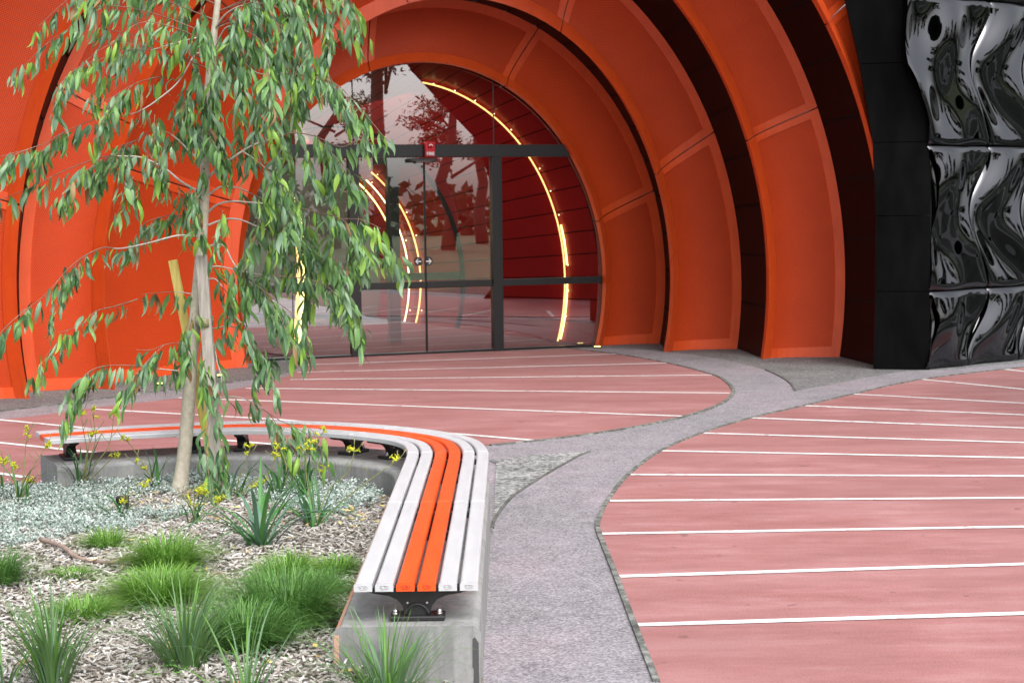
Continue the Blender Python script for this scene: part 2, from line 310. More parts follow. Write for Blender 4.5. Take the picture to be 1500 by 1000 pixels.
sheet('path', path_poly, .004, m_path, 'lavender grey exposed aggregate path winding between the two pink areas')
pinkL = L_edge + [(-1.4, 12.6), (-2.6, 11.9), gp(40, 709), (-5.5, 11.0), (-9, 11)] + px([(-260, 642), (0, 615), (50, 610.5), (133, 598.5), (273, 583), (360, 568), (420, 552), (445, 540), (448, 527)]) + px([(480, 525.3), (526, 523.2)])
pl = sheet('pavement', pinkL, .008, m_pink, 'rounded pink concrete forecourt with white stripes before the glass doors')
pr = sheet('pavement', R_edge[::-1] + [(6.6, 19.2), (6.6, 3), (.63, 3)], .008, m_pink, 'wide pink concrete area with white stripes beside the winding path')
def strip(b, P, Q, wd, z):
    P = Vector((P[0], P[1], 0)); Q = Vector((Q[0], Q[1], 0)); t = (Q-P).normalized(); n = Vector((-t.y, t.x, 0))*(wd/2)
    n_seg = max(2, int((Q-P).length/.4)); top = []
    for k in range(n_seg+1):
        p = P.lerp(Q, k/n_seg); j = 1+random.uniform(-.10, .10); top += [p-n*j, p+n*j]
    vs = [(p.x, p.y, z) for p in top]
    b.add(vs, [(2*k, 2*k+2, 2*k+3, 2*k+1) for k in range(n_seg)])
LL = [((445, 535.6), (905, 519.5)), ((436, 546.6), (976.7, 533)), ((425, 557.3), (1043, 550.5)), ((360, 570), (1069, 577.2)), ((262, 584), (998, 611)), ((137, 600.7), (397, 615.2), (680, 638), (783, 646.7)), ((-30, 613.5), (110, 627), (227, 638.5), (337, 647), (430, 655)), ((-60, 644), (0, 650), (123, 663), (200, 671)), ((-60, 686), (37, 701))]
for q in LL:
    b = MB(); W = [gp(*p) for p in q]
    for a, c in zip(W, W[1:]): strip(b, a, c, .06, .012)
    b.build('painted_line', m_white, pl)
RL = [((1472.5, 542.4), (1540, 549.5)), ((1350, 556.9), (1535, 575)), ((1251.5, 578.7), (1535, 594)), ((1180, 595.8), (1535, 610.7)), ((1102, 613.7), (1535, 629.8)), ((1031, 636), (1535, 651)), ((970, 662), (1535, 673)), ((924, 697), (1535, 699.3)), ((893.5, 735.5), (1535, 731)), ((882.5, 784), (1535, 773)), ((908, 846.7), (1535, 827.5)), ((935, 918), (1535, 900))]
for q in RL:
    b = MB(); strip(b, gp(*q[0]), gp(*q[1]), .06, .012); b.build('painted_line', m_white, pr)
def ribbon(name, pts, wd, z0, z1, m, label, side=1.0):
    b = MB(); P = [Vector((p[0], p[1], 0)) for p in pts]; top = []
    for k, p in enumerate(P):
        t = (P[min(k+1, len(P)-1)]-P[max(k-1, 0)]).normalized(); n = Vector((-t.y, t.x, 0))*side
        top.append((p, p+n*wd))
    vs = []
    for p, q in top: vs += [(p.x, p.y, z0), (p.x, p.y, z1), (q.x, q.y, z1), (q.x, q.y, z0)]
    fs = []
    for k in range(len(P)-1):
        for j in range(3): fs.append((4*k+j, 4*k+4+j, 4*k+5+j, 4*k+1+j))
    fs += [(0, 1, 2, 3), (4*len(P)-1, 4*len(P)-2, 4*len(P)-3, 4*len(P)-4)]
    b.add(vs, fs); return tag(b.build(name, m), label, kind='structure')
ribbon('kerb', R_edge, .028, .002, .016, m_kerb, 'narrow grey concrete edging strip along the wide pink area', -1)
ribbon('kerb', L_edge, .035, .002, .015, m_kerb, 'thin grey edging strip round the pink forecourt', 1)
ribbon('kerb', apron_l, .05, .002, .014, m_kerb, 'thin pale edging strip along the dark apron', 1)
ribbon('kerb', smooth_path(apron_r[6:], 4), .022, .002, .013, m_joint, 'dark joint strip at the tip of the grey apron', 1)
tri_low = smooth_path(px([(719, 775), (723, 760), (746.7, 730), (780, 706.7), (813, 686.7), (847, 668), (862, 662.5)]), 4)
sheet('gravel_bed', tri_low + px([(780, 668), (716, 675)]) + [(-.125, 12.2), (-.125, 9.4)], .009, m_gravel, 'rough grey aggregate wedge beside the bench')
ribbon('kerb', tri_low, .02, .003, .012, m_joint, 'dark groove between the rough aggregate wedge and the path', -1)

# ------------------------------------------------------------------ arch rings
class Edge:
    def __init__(s, A, B, s0, z0, a, b_):
        s.A = Vector((*A, 0)); s.u = (Vector((*B, 0))-s.A).normalized(); s.s0, s.z0, s.a, s.b = s0, z0, a, b_
        s.p0 = -math.asin(min(.99, z0/b_))
    def at(s, t):                        # t 0..1 from the right foot over the top to the left foot
        ph = s.p0 + t*(PI-2*s.p0); p = s.A + s.u*(s.s0+s.a*math.cos(ph)); p.z = max(0.0, s.z0+s.b*math.sin(ph)); return p
    def t(s, deg): return (R(deg)-s.p0)/(PI-2*s.p0)
E1i = Edge((-3.11, 20.24), (1.13, 21.93), 2.28, .86, 2.38, 2.74)
E1o = Edge((-3.55, 20.15), (1.945, 22.338), 2.943, .85, 3.053, 3.528)
E2i = Edge((-3.08, 19.74), (1.91, 21.03), 2.58, .89, 2.67, 3.40)
E2o = Edge((-4.03, 18.21), (2.82, 21.39), 3.60, .79, 4.03, 4.43)
E3i = Edge((-3.978, 17.54), (2.956, 19.987), 3.605, .9, 3.818, 4.468)
E3o = Edge((-4.869, 17.446), (3.902, 20.161), 4.534, .9, 4.697, 5.227)
E4i = Edge((-4.75, 16.77), (4.09, 18.86), 4.524, 1.0, 4.634, 5.217)
E4o = Edge((-5.75, 16.45), (5.0, 19.2), 5.52, 1.0, 5.62, 6.15)
DISH = .15
def ring(Ei, Eo, joints, label, name='arch_ring'):
    root = empty(name, (Ei.at(.0)+Ei.at(1.0))/2, label, 'arch', 'stepped orange arch rings')
    ts = [0.0]+[Ei.t(d) for d in joints]+[1.0]
    def frame(t):
        P, Q = Ei.at(t), Eo.at(t); e = 1e-3
        tg = (Ei.at(min(1, t+e))-Ei.at(max(0, t-e))).normalized(); n = tg.cross((Q-P).normalized()).normalized()
        if n.y > 0: n = -n
        return P, Q, n, (Q-P).length
    def pt(t, wm, d, from_out=False):      # wm metres from the inner (or outer) edge, d metres pushed back
        P, Q, n, wd = frame(t); e = (Q-P)/wd
        return (Q - e*wm if from_out else P + e*wm) - n*d
    for k in range(len(ts)-1):
        t0, t1 = ts[k], ts[k+1]; ln = sum((Ei.at(t0+(t1-t0)*(i+1)/8)-Ei.at(t0+(t1-t0)*i/8)).length for i in range(8))
        g = .007/ln*(t1-t0); t0 += g if k else 0; t1 -= g if k < len(ts)-2 else 0
        nb = (.075 if k else .11)/ln*(t1-t0); ne = (.075 if k < len(ts)-2 else .11)/ln*(t1-t0); n = max(6, int(ln/.14))
        tt = [t0, t0+nb]+[t0+nb+(t1-ne-t0-nb)*(i+1)/n for i in range(n)]+[t1]; m = len(tt)
        wi, wo_, nx = .135, .11, 9
        def sp(t, c, rec=0.0):                               # the curved face: c = 0 inner edge .. nx+2 outer edge
            P, Q, nn, wd = frame(t); e = (Q-P)/wd
            x = 0 if c == 0 else wd if c == nx+2 else wi+(wd-wi-wo_)*(c-1)/nx
            return P+e*x-nn*(DISH*min(1, wd)*math.sin(PI*(x/wd)**.60)+rec)
        W = nx+3; f = MB(); vs = [sp(t, c) for t in tt for c in range(W)]; fs = []
        for i in range(m-1):
            for c in range(W-1):
                if i in (0, m-2) or c in (0, W-2): a = i*W+c; fs.append((a, a+1, a+W+1, a+W))
        def wall_(loop, dep):                                # returns along an open or closed line of face points
            for (ta, ca), (tb, cb_) in zip(loop, loop[1:]):
                b0 = len(vs); vs.extend([sp(ta, ca), sp(tb, cb_), sp(tb, cb_, dep), sp(ta, ca, dep)]); fs.append((b0, b0+1, b0+2, b0+3))
        wall_([(t, 0) for t in tt], .09); wall_([(t, W-1) for t in tt], .09)
        wall_([(tt[0], c) for c in range(W)], .06); wall_([(tt[-1], c) for c in range(W)], .06)
        wall_([(t, 1) for t in tt[1:-1]], .016); wall_([(t, W-2) for t in tt[1:-1]], .016)
        wall_([(tt[1], c) for c in range(1, W-1)], .016); wall_([(tt[-2], c) for c in range(1, W-1)], .016)
        f.add(vs, fs, sm=False); fo = f.build('panel', m_orange, root)
        q = MB(); q.grid(lambda i, j: sp(tt[1+j], i+1, .014), nx, n, uv=lambda i, j: (i/nx*frame(tt[1+j])[3], j/n*ln*1.08)); q.build('infill', m_perf, fo)
    return root
ring(E1i, E1o, [16, 64, 108, 150], 'innermost orange arch ring, set around the glass doors')
ring(E2i, E2o, [22.5, 62, 103, 133, 163], 'orange arch ring second out from the glass doors, in front of the innermost ring')
ring(E3i, E3o, [21.7, 67, 112, 156], 'orange arch ring third out from the glass doors')
ring(E4i, E4o, [32, 78, 124, 170], 'outermost orange arch ring, mostly hidden behind the black wall on one side')
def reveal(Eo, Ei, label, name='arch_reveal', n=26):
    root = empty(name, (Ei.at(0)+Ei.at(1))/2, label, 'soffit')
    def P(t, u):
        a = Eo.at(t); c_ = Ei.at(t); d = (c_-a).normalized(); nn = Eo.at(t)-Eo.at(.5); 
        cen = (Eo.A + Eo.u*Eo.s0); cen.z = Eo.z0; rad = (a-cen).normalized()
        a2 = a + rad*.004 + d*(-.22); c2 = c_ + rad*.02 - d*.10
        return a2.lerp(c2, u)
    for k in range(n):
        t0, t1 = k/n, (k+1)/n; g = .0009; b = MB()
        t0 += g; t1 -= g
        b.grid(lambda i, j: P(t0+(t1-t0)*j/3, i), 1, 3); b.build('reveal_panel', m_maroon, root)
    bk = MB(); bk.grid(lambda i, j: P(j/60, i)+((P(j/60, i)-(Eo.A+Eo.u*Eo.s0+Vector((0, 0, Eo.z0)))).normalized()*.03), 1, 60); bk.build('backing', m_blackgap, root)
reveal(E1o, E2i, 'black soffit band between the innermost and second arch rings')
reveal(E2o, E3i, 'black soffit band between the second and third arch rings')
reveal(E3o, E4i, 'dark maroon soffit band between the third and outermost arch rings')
# wall closing the back of the arches, around the doors
b = MB(); u1 = E1i.u; n = 48
def surround(i, j):
    t = j/n; p = E1i.at(t); cen = E1i.A+E1i.u*E1i.s0; cen.z = .86; d = (p-cen); q = cen+d*(1.005 if i == 0 else 2.6); q.z = max(q.z, 0); return q+Vector((-u1.y, u1.x, 0))*.62
b.grid(surround, 1, n); tag(b.build('back_wall', m_blackgap), 'black wall behind the arch rings around the glass doors', 'wall')
# unseen black hood added over the outermost ring, reaching forward to shade arches and doors
root = empty('shade_hood', E4o.at(.5)*1.0, 'unseen black hood added above the outermost orange ring to shade the arches', 'wall')
for k in range(10):
    t0, t1 = .27+k*.073, .27+(k+1)*.073-.001; b = MB()
    def hood(i, j):
        t = t0+(t1-t0)*j/4; p = E4o.at(t); cen = E4o.A+E4o.u*E4o.s0; cen.z = 1.0; d = (p-cen).normalized()
        return p + [Vector((0, 0, 0)), d*1.3+Vector((1.0, -3.2, 0)), d*3.2+Vector((1.0, -3.2, 0))][i]
    b.grid(hood, 2, 4, sm=False); b.build('hood_panel', m_plainblack, root)

# ------------------------------------------------------------------ glass entrance
G0 = gp(526, 522); G1 = gp(876, 507); gu = (G1-G0).normalized(); gn = Vector((gu.y, -gu.x, 0)); gang = math.atan2(gu.y, gu.x)
def G(s, z, d=0.0): p = G0+gu*s+gn*d; return Vector((p.x, p.y, z))
ent = empty('glass_entrance', G(.9, 0), 'black framed glass entrance with sliding doors filling the innermost arch', 'entrance')
def bar(name, s0, s1, z0, z1, dp=.10, d=0.0, m=None, parent=None):
    b = MB(); c = G((s0+s1)/2, (z0+z1)/2, d); b.box(c, (s1-s0, dp, z1-z0), gang); return b.build(name, m or m_blackmetal, parent or ent, bevel=.004)
bar('header', -1.75, 2.79, 2.44, 2.595, .12)
bar('mullion', -.10, .03, 0, 2.44, .12); bar('mullion', 1.745, 1.875, 0, 2.44, .12)
for a, c, d in ((-1.75, -.10, 0), (1.875, 3.22, 0)): bar('transom', a, c, .82, .905, .10)
bar('sill', -1.75, 3.12, .012, .028, .09)
_arc = [(((E1i.at(k/200)-G0).dot(gu)), E1i.at(k/200).z) for k in range(201)]
def arch_s(z):                            # how far the arch opening reaches each way at height z
    a = [q for q in _arc[:101]]; c = [q for q in _arc[100:]][::-1]
    r_ = np.interp(z, [q[1] for q in a], [q[0] for q in a]); l_ = np.interp(z, [q[1] for q in c], [q[0] for q in c]); return l_-.03, r_+.03
def pane(name, s0, s1, z0, z1, parent, d=0.0):
    b = MB(); n = max(1, int((z1-z0)/.06)); prev = None
    for k in range(n+1):
        z = z0+(z1-z0)*k/n; l_, r_ = arch_s(min(z, E1i.z0+E1i.b)); a, c = max(s0, l_), min(s1, r_)
        row = (G(min(a, c), z, d), G(max(a, c), z, d)) if c > a else None
        if row and prev: b.add([prev[0], prev[1], row[1], row[0]], [(0, 1, 2, 3)])
        prev = row
    return b.build(name, m_glass, parent)
Z1 = E1i.z0+E1i.b
for a, c in ((-2.0, -.03), (-.015, 1.785), (1.80, 3.3)):
    pane('glass_pane', a, c, 2.6, Z1, ent)
b = MB(); 
for s in (-.0225, 1.7925): bar('glass_joint', s-.007, s+.007, 2.597, Z1, .014)
bar('glass_joint', -.82, -.808, .03, .82, .014)
for a, c in ((-2.0, -.11), (1.88, 3.3)):
    pane('glass_pane', a, c, .91, 2.435, ent); pane('glass_pane', a, c, .03, .815, ent)
for a, c, lab in ((.035, .868, 'left sliding leaf with arrow sticker pointing left'), (.88, 1.74, 'right sliding leaf with arrow sticker pointing right')):
    lf = bar('sliding_door', a, c, .82, .905, .05, 0); lf['label'] = lab
    pane('door_glass', a, c, .91, 2.435, lf); pane('door_glass', a, c, .03, .815, lf)
    e = c if a < .5 else a; bar('door_edge', e-.006, e+.006, .03, 2.43, .03, 0, None, lf)
    sgn = -1 if a < .5 else 1; s = .779 if a < .5 else .909; st = MB(); nn = 24
    st.add([G(s, 1.153, .012)]+[G(s+.056*math.cos(2*PI*k/nn), 1.153+.056*math.sin(2*PI*k/nn), .012) for k in range(nn)], [(0, 1+k, 1+(k+1) % nn) for k in range(nn)])
    st.build('sticker', m_sticker, lf)
    ar = MB(); q = lambda x, z: G(s+sgn*x, 1.153+z, .015)
    ar.add([q(-.036, -.006), q(.030, -.006), q(.030, .006), q(-.036, .006)], [(0, 1, 2, 3)])
    for sg in (1, -1): ar.add([q(.040, 0), q(.030, 0), q(.000, sg*.029), q(.010, sg*.033)], [(0, 1, 2, 3)])
    ar.build('arrow', m_signw, lf)
def text(name, body, size, m, parent, loc, ang, bold=0.0):
    cu = bpy.data.curves.new(name, 'FONT'); cu.body = body; cu.size = size; cu.align_x = 'CENTER'; cu.align_y = 'CENTER'; cu.extrude = .001; cu.offset = bold; cu.materials.append(m)
    o = bpy.data.objects.new(name, cu); C.objects.link(o); o.rotation_euler = (PI/2, 0, ang)
    me = bpy.data.meshes.new_from_object(o); bpy.data.objects.remove(o); o = bpy.data.objects.new(name, me); C.objects.link(o); o.rotation_euler = (PI/2, 0, ang)
    if parent: o.parent = parent; o.location = Vector(loc)-parent_loc(parent)
    else: o.location = loc
    return o
fa = empty('fire_alarm', G(.915, 2.45, .1), 'small red fire alarm box with white lettering on the black header', 'alarm')
b = MB(); b.box(G(.915, 2.533, .115), (.125, .06, .185), gang); bx = b.build('casing', m_fire, fa, bevel=.01)
b = MB(); b.box(G(.915, 2.476, .147), (.115, .004, .055), gang); b.build('label_plate', mat('fire_dark', (.30, .02, .03), .4), fa)
text('lettering', 'FIRE', .055, m_signw, fa, G(.915, 2.478, .1515), gang, .0012)
b = MB(); nn = 16; b.tube([G(.915, 2.575, .145), G(.915, 2.575, .165)], [.034, .024], 16); b.build('sounder_dome', m_fire, fa)
b = MB()
for sg in (1, -1): b.add([G(.915, 2.60, .168), G(.915, 2.588, .168), G(.915+sg*.026, 2.572, .168), G(.915+sg*.026, 2.584, .168)], [(0, 1, 2, 3)])
b.build('emblem', m_signw, fa)
ds = empty('door_sensor', G(.83, 2.36, .06), 'flat black motion sensor under the header above the doors', 'sensor')
b = MB(); b.box(G(.83, 2.40, .09), (.34, .09, .05), gang); b.build('housing', m_sticker, ds, bevel=.015)
b = MB(); b.box(G(.83, 2.385, .137), (.20, .006, .014), gang); b.build('lens', mat('sensor_lens', (.12, .10, .09), .15), ds)

# ------------------------------------------------------------------ lobby behind the glass: red walls running to one vanishing point
APEX = at(159, 416, 27.0)
def cone(t, k): p = E1i.at(t)-gn*.22; q = APEX+(p-APEX)*k; return q
lobby = empty('entrance_lobby', cone(0, .9)*.5+cone(1, .9)*.5, 'red panelled lobby walls curving away behind the glass doors', 'lobby')
nP = 34
for k in range(nP):
    t0, t1 = k/nP+.0007, (k+1)/nP-.0007
    for k0, k1 in ((.999, .764), (.756, .60)):
        b = MB(); b.grid(lambda i, j: cone(t0+(t1-t0)*j/3, k0+(k1-k0)*i/2), 2, 3); b.build('wall_panel', m_lobbyred, lobby)
b = MB(); cc = (cone(0, .8)+cone(1, .8))/2
b.grid(lambda i, j: cc+(cone(j/60, 1.0-.42*i)-cc)*1.012, 1, 60); b.build('backing', m_blackgap, lobby)
b = MB(); b.grid(lambda i, j: cone(j/40, .758)*1.0+Vector((-.02, -.05, 0))*(i*.9), 1, 40); b.build('rib', m_blackmetal, lobby)
cb = (cone(0, .6)+cone(1, .6))/2; cb.z = .6
b = MB(); vs = [cb]+[cone(j/40, .602) for j in range(41)]; b.add(vs, [(0, 1+j, 2+j) for j in range(40)]); b.build('back_wall', m_lobbygrey, lobby)
fl = [cone(0, 1), cone(0, .6)+Vector((0, .3, 0)), cone(1, .6)+Vector((0, .3, 0)), G(-2.4, 0, -.1), G(3.3, 0, -.1)]
o = sheet('lobby_floor', [G(3.3, 0, -.02), G(3.3, 0, -5), G(-5, 0, -6), G(-2.4, 0, -.02)], .006, m_lobbyfloor, 'dark red lobby floor behind the glass doors')
ip = gp(581, 498)
b = MB(); b.box((ip.x, ip.y-.4, 1.25), (.15, .15, 2.5), gang); b.build('post', m_blackmetal, lobby)
b = MB(); b.box(Vector((ip.x+.9, ip.y-.1, 2.45)), (2.4, .12, .12), gang); b.build('beam', m_blackmetal, lobby)
b = MB(); b.box(Vector((ip.x+1.1, ip.y+.05, .88)), (2.1, .06, .10), gang); b.build('rail', m_blackmetal, lobby)
def led(k, ta, tb, m, label, r=.016, dx=0, dots=0):
    t_ = empty('light_strip', cone(ta, k), label, 'light strip', 'glowing strips along the lobby walls')
    cen = (cone(0, k)+cone(1, k))/2; cen.z = .8
    pts = []
    for j in range(41):
        p = cone(ta+(tb-ta)*j/40, k); pts.append(p+(cen-p).normalized()*.03+Vector((dx, -.03, 0)))
    b = MB(); b.tube(pts, r, 6); b.build('tube', m, t_)
    if dots:
        for j in range(3, 40, max(1, 40//dots)):
            b = MB(); p = pts[j]+Vector((.045, -.02, 0)); b.tube([p+Vector((0, -.012, 0)), p+Vector((0, .012, 0))], .009, 8); b.build('clip_light', m_led_w, t_)
    return t_
led(.945, .0, .465, m_led_o, 'long orange light strip arching up the red lobby wall', .011, 0, 11)
led(.945, .003, .085, m_led_y, 'short yellow light strip low on the red wall, lower of two', .013, .03)
led(.945, .105, .16, m_led_y, 'short yellow light strip higher on the red wall', .014, .035)
led(.645, .0, .335, m_led_y, 'yellow light strip arching behind the door leaves', .012, 0)
led(.662, .0, .325, m_led_w, 'pale bright light strip beside the yellow one behind the doors', .011, 0, 6)
led(.680, .0, .34, m_led_o, 'thin orange light strip beside the pale one behind the doors', .012, .03, 6)
ls = empty('light_strip', gp(438, 507), 'upright yellow light strip in the lobby behind the hanging tree leaves', 'light strip', 'glowing strips along the lobby walls')
b = MB(); b.tube([at(438, 506, 22.6), at(441, 470, 22.6), at(443, 430, 22.7), at(444, 380, 22.8), at(440, 330, 22.9), at(432, 290, 23)], .028, 8); b.build('tube', m_led_y, ls)
b = MB(); b.tube([at(432, 506, 22.7), at(435, 470, 22.7), at(437, 430, 22.8), at(438, 380, 22.9), at(434, 330, 23)], .03, 8); b.build('edge_glow', m_led_o, ls)
sg = empty('wall_signs', at(480, 465, 23.4), 'row of white sponsor logos on the grey lobby wall behind the glass', 'sign')
text('lettering', 'WV>', .17, m_signw, sg, at(503, 463, 23.0), gang, .004)
b = MB(); p = at(502, 473, 23.0); b.box(p, (.16, .004, .02), gang); b.build('strapline', m_signw, sg)
text('lettering', '6', .06, m_signw, sg, at(459, 469, 23.0), gang, .001)
b = MB(); p = at(475, 469.5, 23.0); b.box(p, (.24, .003, .012), gang); b.build('strapline', m_signw, sg)
text('lettering', 'URAL', .15, m_signw, sg, at(411, 469, 23.0), gang, .003)
ll = bpy.data.lights.new('lobby_lamp', 'AREA'); lo = bpy.data.objects.new('lobby_lamp', ll); C.objects.link(lo); ll.energy = 15; ll.size = 1.6; ll.color = (1, .93, .84); lo.location = G(.2, 3.0, -1.0); lo.rotation_euler = (R(25), R(-20), 0)
cl_ = empty('ceiling_light', at(446, 214, 23), 'small white ceiling light glowing inside the lobby behind the glass', 'light')
b = MB(); b.box(at(446, 214, 23), (.14, .1, .03)); b.build('diffuser', m_led_w, cl_)
for i, (x, y, lab) in enumerate(((322, 551, 'by the inner corner of the second arch ring'), (380, 543, 'under the hanging leaves before the glass'), (197, 571, 'at the foot of the third arch ring'), (236, 563, 'near the trunk at the second ring foot'), (868, 500.5, 'just inside the glass'), (875, 509, 'at the corner of the innermost ring'))):
    p = gp(x, y, .01); t_ = empty('ground_light', p, 'round glowing ground light ' + lab, 'light', 'lights set in the ground along the arch')
    b = MB(); b.tube([p+Vector((0, 0, 0)), p+Vector((0, 0, .012))], .06, 18); b.build('rim', m_blackmetal, t_)
    b = MB(); b.tube([p+Vector((0, 0, .012)), p+Vector((0, 0, .018))], .042, 18); b.build('lens', m_led_y, t_)

# ------------------------------------------------------------------ black panelled wall
K0 = gp(1357, 541.5); K1 = gp(1500, 526); ku = (K1-K0).normalized(); kn = Vector((ku.y, -ku.x, 0))
wall = empty('black_panel_wall', K0, 'black panelled wall of glossy rippled panels with a plain matt return', 'wall')
def seam(c, z):
    if c == 0: return float(np.interp(z, [0, .19, .52, .9, 1.28, 1.76, 2.23, 2.41, 2.67, 2.91, 3.27, 3.52, 4.02, 4.6, 5.6], [-.05, -.01, .03, -.01, .02, .07, .0, -.03, -.08, -.22, -.40, -.44, -.41, -.30, -.45]))
    return .93*c-.09+.185*math.cos(2*PI*(z-.84)/1.58)
def disp(uu, z):
    a = 2*PI*(uu/.93); v = 2*PI*(z-.84)/1.58
    return -.06*math.cos(a-1.57)*math.cos(v-1.71)+.012*math.sin(a+v)
rows = [(.012, .845), (.862, 2.425), (2.445, 4.02), (4.04, 5.6)]
for c in range(4):
    for z0, z1 in rows:
        nu, nv = 30, int((z1-z0)/.035); b = MB()
        def Pw(i, j):
            z = z0+(z1-z0)*j/nv; a, e = seam(c, z)+.014, seam(c+1, z)-.014; u = i/nu; s = a+(e-a)*u
            eu = min(u, 1-u)*(e-a); ez = min(z-z0, z1-z); tuck = .03*max(0, 1-ez/.03)**2+.012*max(0, 1-eu/.012)
            p = K0+ku*s+kn*(disp(s-(.18 if c else .05)*math.cos(2*PI*(z-.84)/1.58), z)+.05-tuck); p.z = z; return p
        b.grid(Pw, nu, nv); b.build('rippled_panel', m_gloss, wall)
for z0, z1 in rows:
    b = MB()
    def Ps(i, j):
        z = z0+(z1-z0)*j/30; p = K0+ku*(seam(0, z)+.012)+kn*(disp(seam(0, z)-.05*math.cos(2*PI*(z-.84)/1.58), z)+.01); p.z = z
        return p if i == 0 else Vector((p.x+.05, 18.66, z))
    b.grid(Ps, 1, 30); b.build('edge_return', m_plainblack, wall)
b = MB(); q0, q1 = K0-kn*.14+ku*.0, K0+ku*4-kn*.14; b.add([q0, q1, q1+Vector((0, 0, 6)), q0+Vector((0, 0, 6))], [(0, 1, 2, 3)]); b.build('backing', m_blackgap, wall)
le = [(3.97, 0), (3.985, .86), (3.985, 1.68), (3.95, 2.48), (3.81, 3.3), (3.64, 4.05), (3.28, 4.9), (2.7, 5.6)]
lx = lambda z: float(np.interp(z, [a[1] for a in le], [a[0] for a in le]))
for z0, z1 in [(.01, .853), (.861, 1.675), (1.683, 2.47), (2.478, 3.32), (3.328, 4.15), (4.16, 4.95), (4.96, 5.6)]:
    b = MB()
    def Pp(i, j):
        z = z0+(z1-z0)*j/6; xl = lx(z); xr = K0.x+.03
        x = xl+(xr-xl)*i/3; d = .015*math.sin(PI*i/3); return Vector((x, 18.65-(x-3.97)*.2-d, z))
    b.grid(Pp, 3, 6)
    b.grid(lambda i, j: Vector((lx(z0+(z1-z0)*j/6)+.01*i, 18.65-(lx(z0+(z1-z0)*j/6)-3.97)*.2+.08*i, z0+(z1-z0)*j/6)), 1, 6, flip=True)
    b.build('plain_panel', m_plainblack, wall)
b = MB(); b.grid(lambda i, j: Vector((lx(5.6*j/20)+.012+i*(4.56-lx(5.6*j/20)), 18.69-(lx(5.6*j/20)-3.97)*.2-i*.1, 5.6*j/20)), 1, 20); b.build('backing', m_blackgap, wall)

# ------------------------------------------------------------------ bench and its concrete wall
OUT = [(-.137, 6.19), (-.137, 7.0), (-.137, 7.9), (-.137, 8.7), (-.137, 9.3), (-.150, 9.62), (-.200, 9.92), (-.305, 10.17), (-.467, 10.385), (-.70, 10.595), (-1.0, 10.785), (-1.3, 10.905), (-1.6, 10.96), (-1.9, 10.945), (-2.2, 10.875), (-2.5, 10.78), (-2.8, 10.66), (-2.985, 10.575)]
dense = smooth_path([(x, y, 0) for x, y in OUT], 20)
cl = [0.0]
for a, c in zip(dense, dense[1:]): cl.append(cl[-1]+(c-a).length)
LEN = cl[-1]; cla = np.array(cl); dx_ = np.array([p.x for p in dense]); dy_ = np.array([p.y for p in dense])
def bp(s, off, z):                        # s along the bench from its near end, off metres in from the outer edge
    p = Vector((np.interp(s, cla, dx_), np.interp(s, cla, dy_), 0)); e = .03
    q0 = Vector((np.interp(s-e, cla, dx_), np.interp(s-e, cla, dy_), 0)); q1 = Vector((np.interp(s+e, cla, dx_), np.interp(s+e, cla, dy_), 0))
    t = (q1-q0).normalized(); n = Vector((-t.y, t.x, 0)); r = p+n*off; r.z = z; return r
bench = empty('curved_bench', bp(.02, .23, .345), 'long curved slatted bench with white outer slats and two orange middle slats', 'bench')
joints = [0, 1.72, 3.30, 4.62, 5.9, LEN]
SW, GAP, ZT, TH = .0645, .0136, .50, .029
for j in range(len(joints)-1):
    s0, s1 = joints[j]+(.002 if j else 0), joints[j+1]-(.002 if j < len(joints)-2 else 0)
    n = 2 if j < 1 else max(4, int((s1-s0)/.05))
    for k in range(6):
        o0 = k*(SW+GAP); o1 = o0+SW; b = MB(); r = .006; cs = [(o0, ZT-TH), (o0, ZT-r), (o0+r, ZT), (o1-r, ZT), (o1, ZT-r), (o1, ZT-TH)]
        vs = [bp(s0+(s1-s0)*i/n, c[0], c[1]) for i in range(n+1) for c in cs]; fs = []
        for i in range(n):
            for q in range(6): a = i*6+q; e = i*6+(q+1) % 6; fs.append((a, a+6, e+6, e))
        fs += [tuple(range(5, -1, -1)), tuple(n*6+q for q in range(6))]
        b.add(vs, fs); so = b.build('slat', m_slato if k in (2, 3) else m_slatw, bench, bevel=.0015)
        if j == 0:                                        # oval maker's mark pressed into the near end
            mk = MB(); c = bp(0, (o0+o1)/2, ZT-TH*.5); pts = []
            for a in range(15):
                t = -2.4+a/14*4.9; pts.append(c+Vector((.016*math.copysign(abs(math.cos(t))**.7, math.cos(t)), -.0012, .0065*math.copysign(abs(math.sin(t))**.7, math.sin(t)))))
            mk.tube(pts, .0012, 5); mk.tube([c+Vector((-.016, -.001, .002)), c+Vector((-.006, -.001, -.003)), c+Vector((0, -.001, .002))], .001, 5)
            mk.tube([c+Vector((.003, -.001, -.003)), c+Vector((.004, -.001, .003)), c+Vector((.008, -.001, -.003)), c+Vector((.010, -.001, .003))], .001, 5)
            mk.build('end_mark', mat('mark_grey', (.42, .42, .43), .6) if k not in (2, 3) else mat('mark_orange', (.45, .05, .01), .6), so)
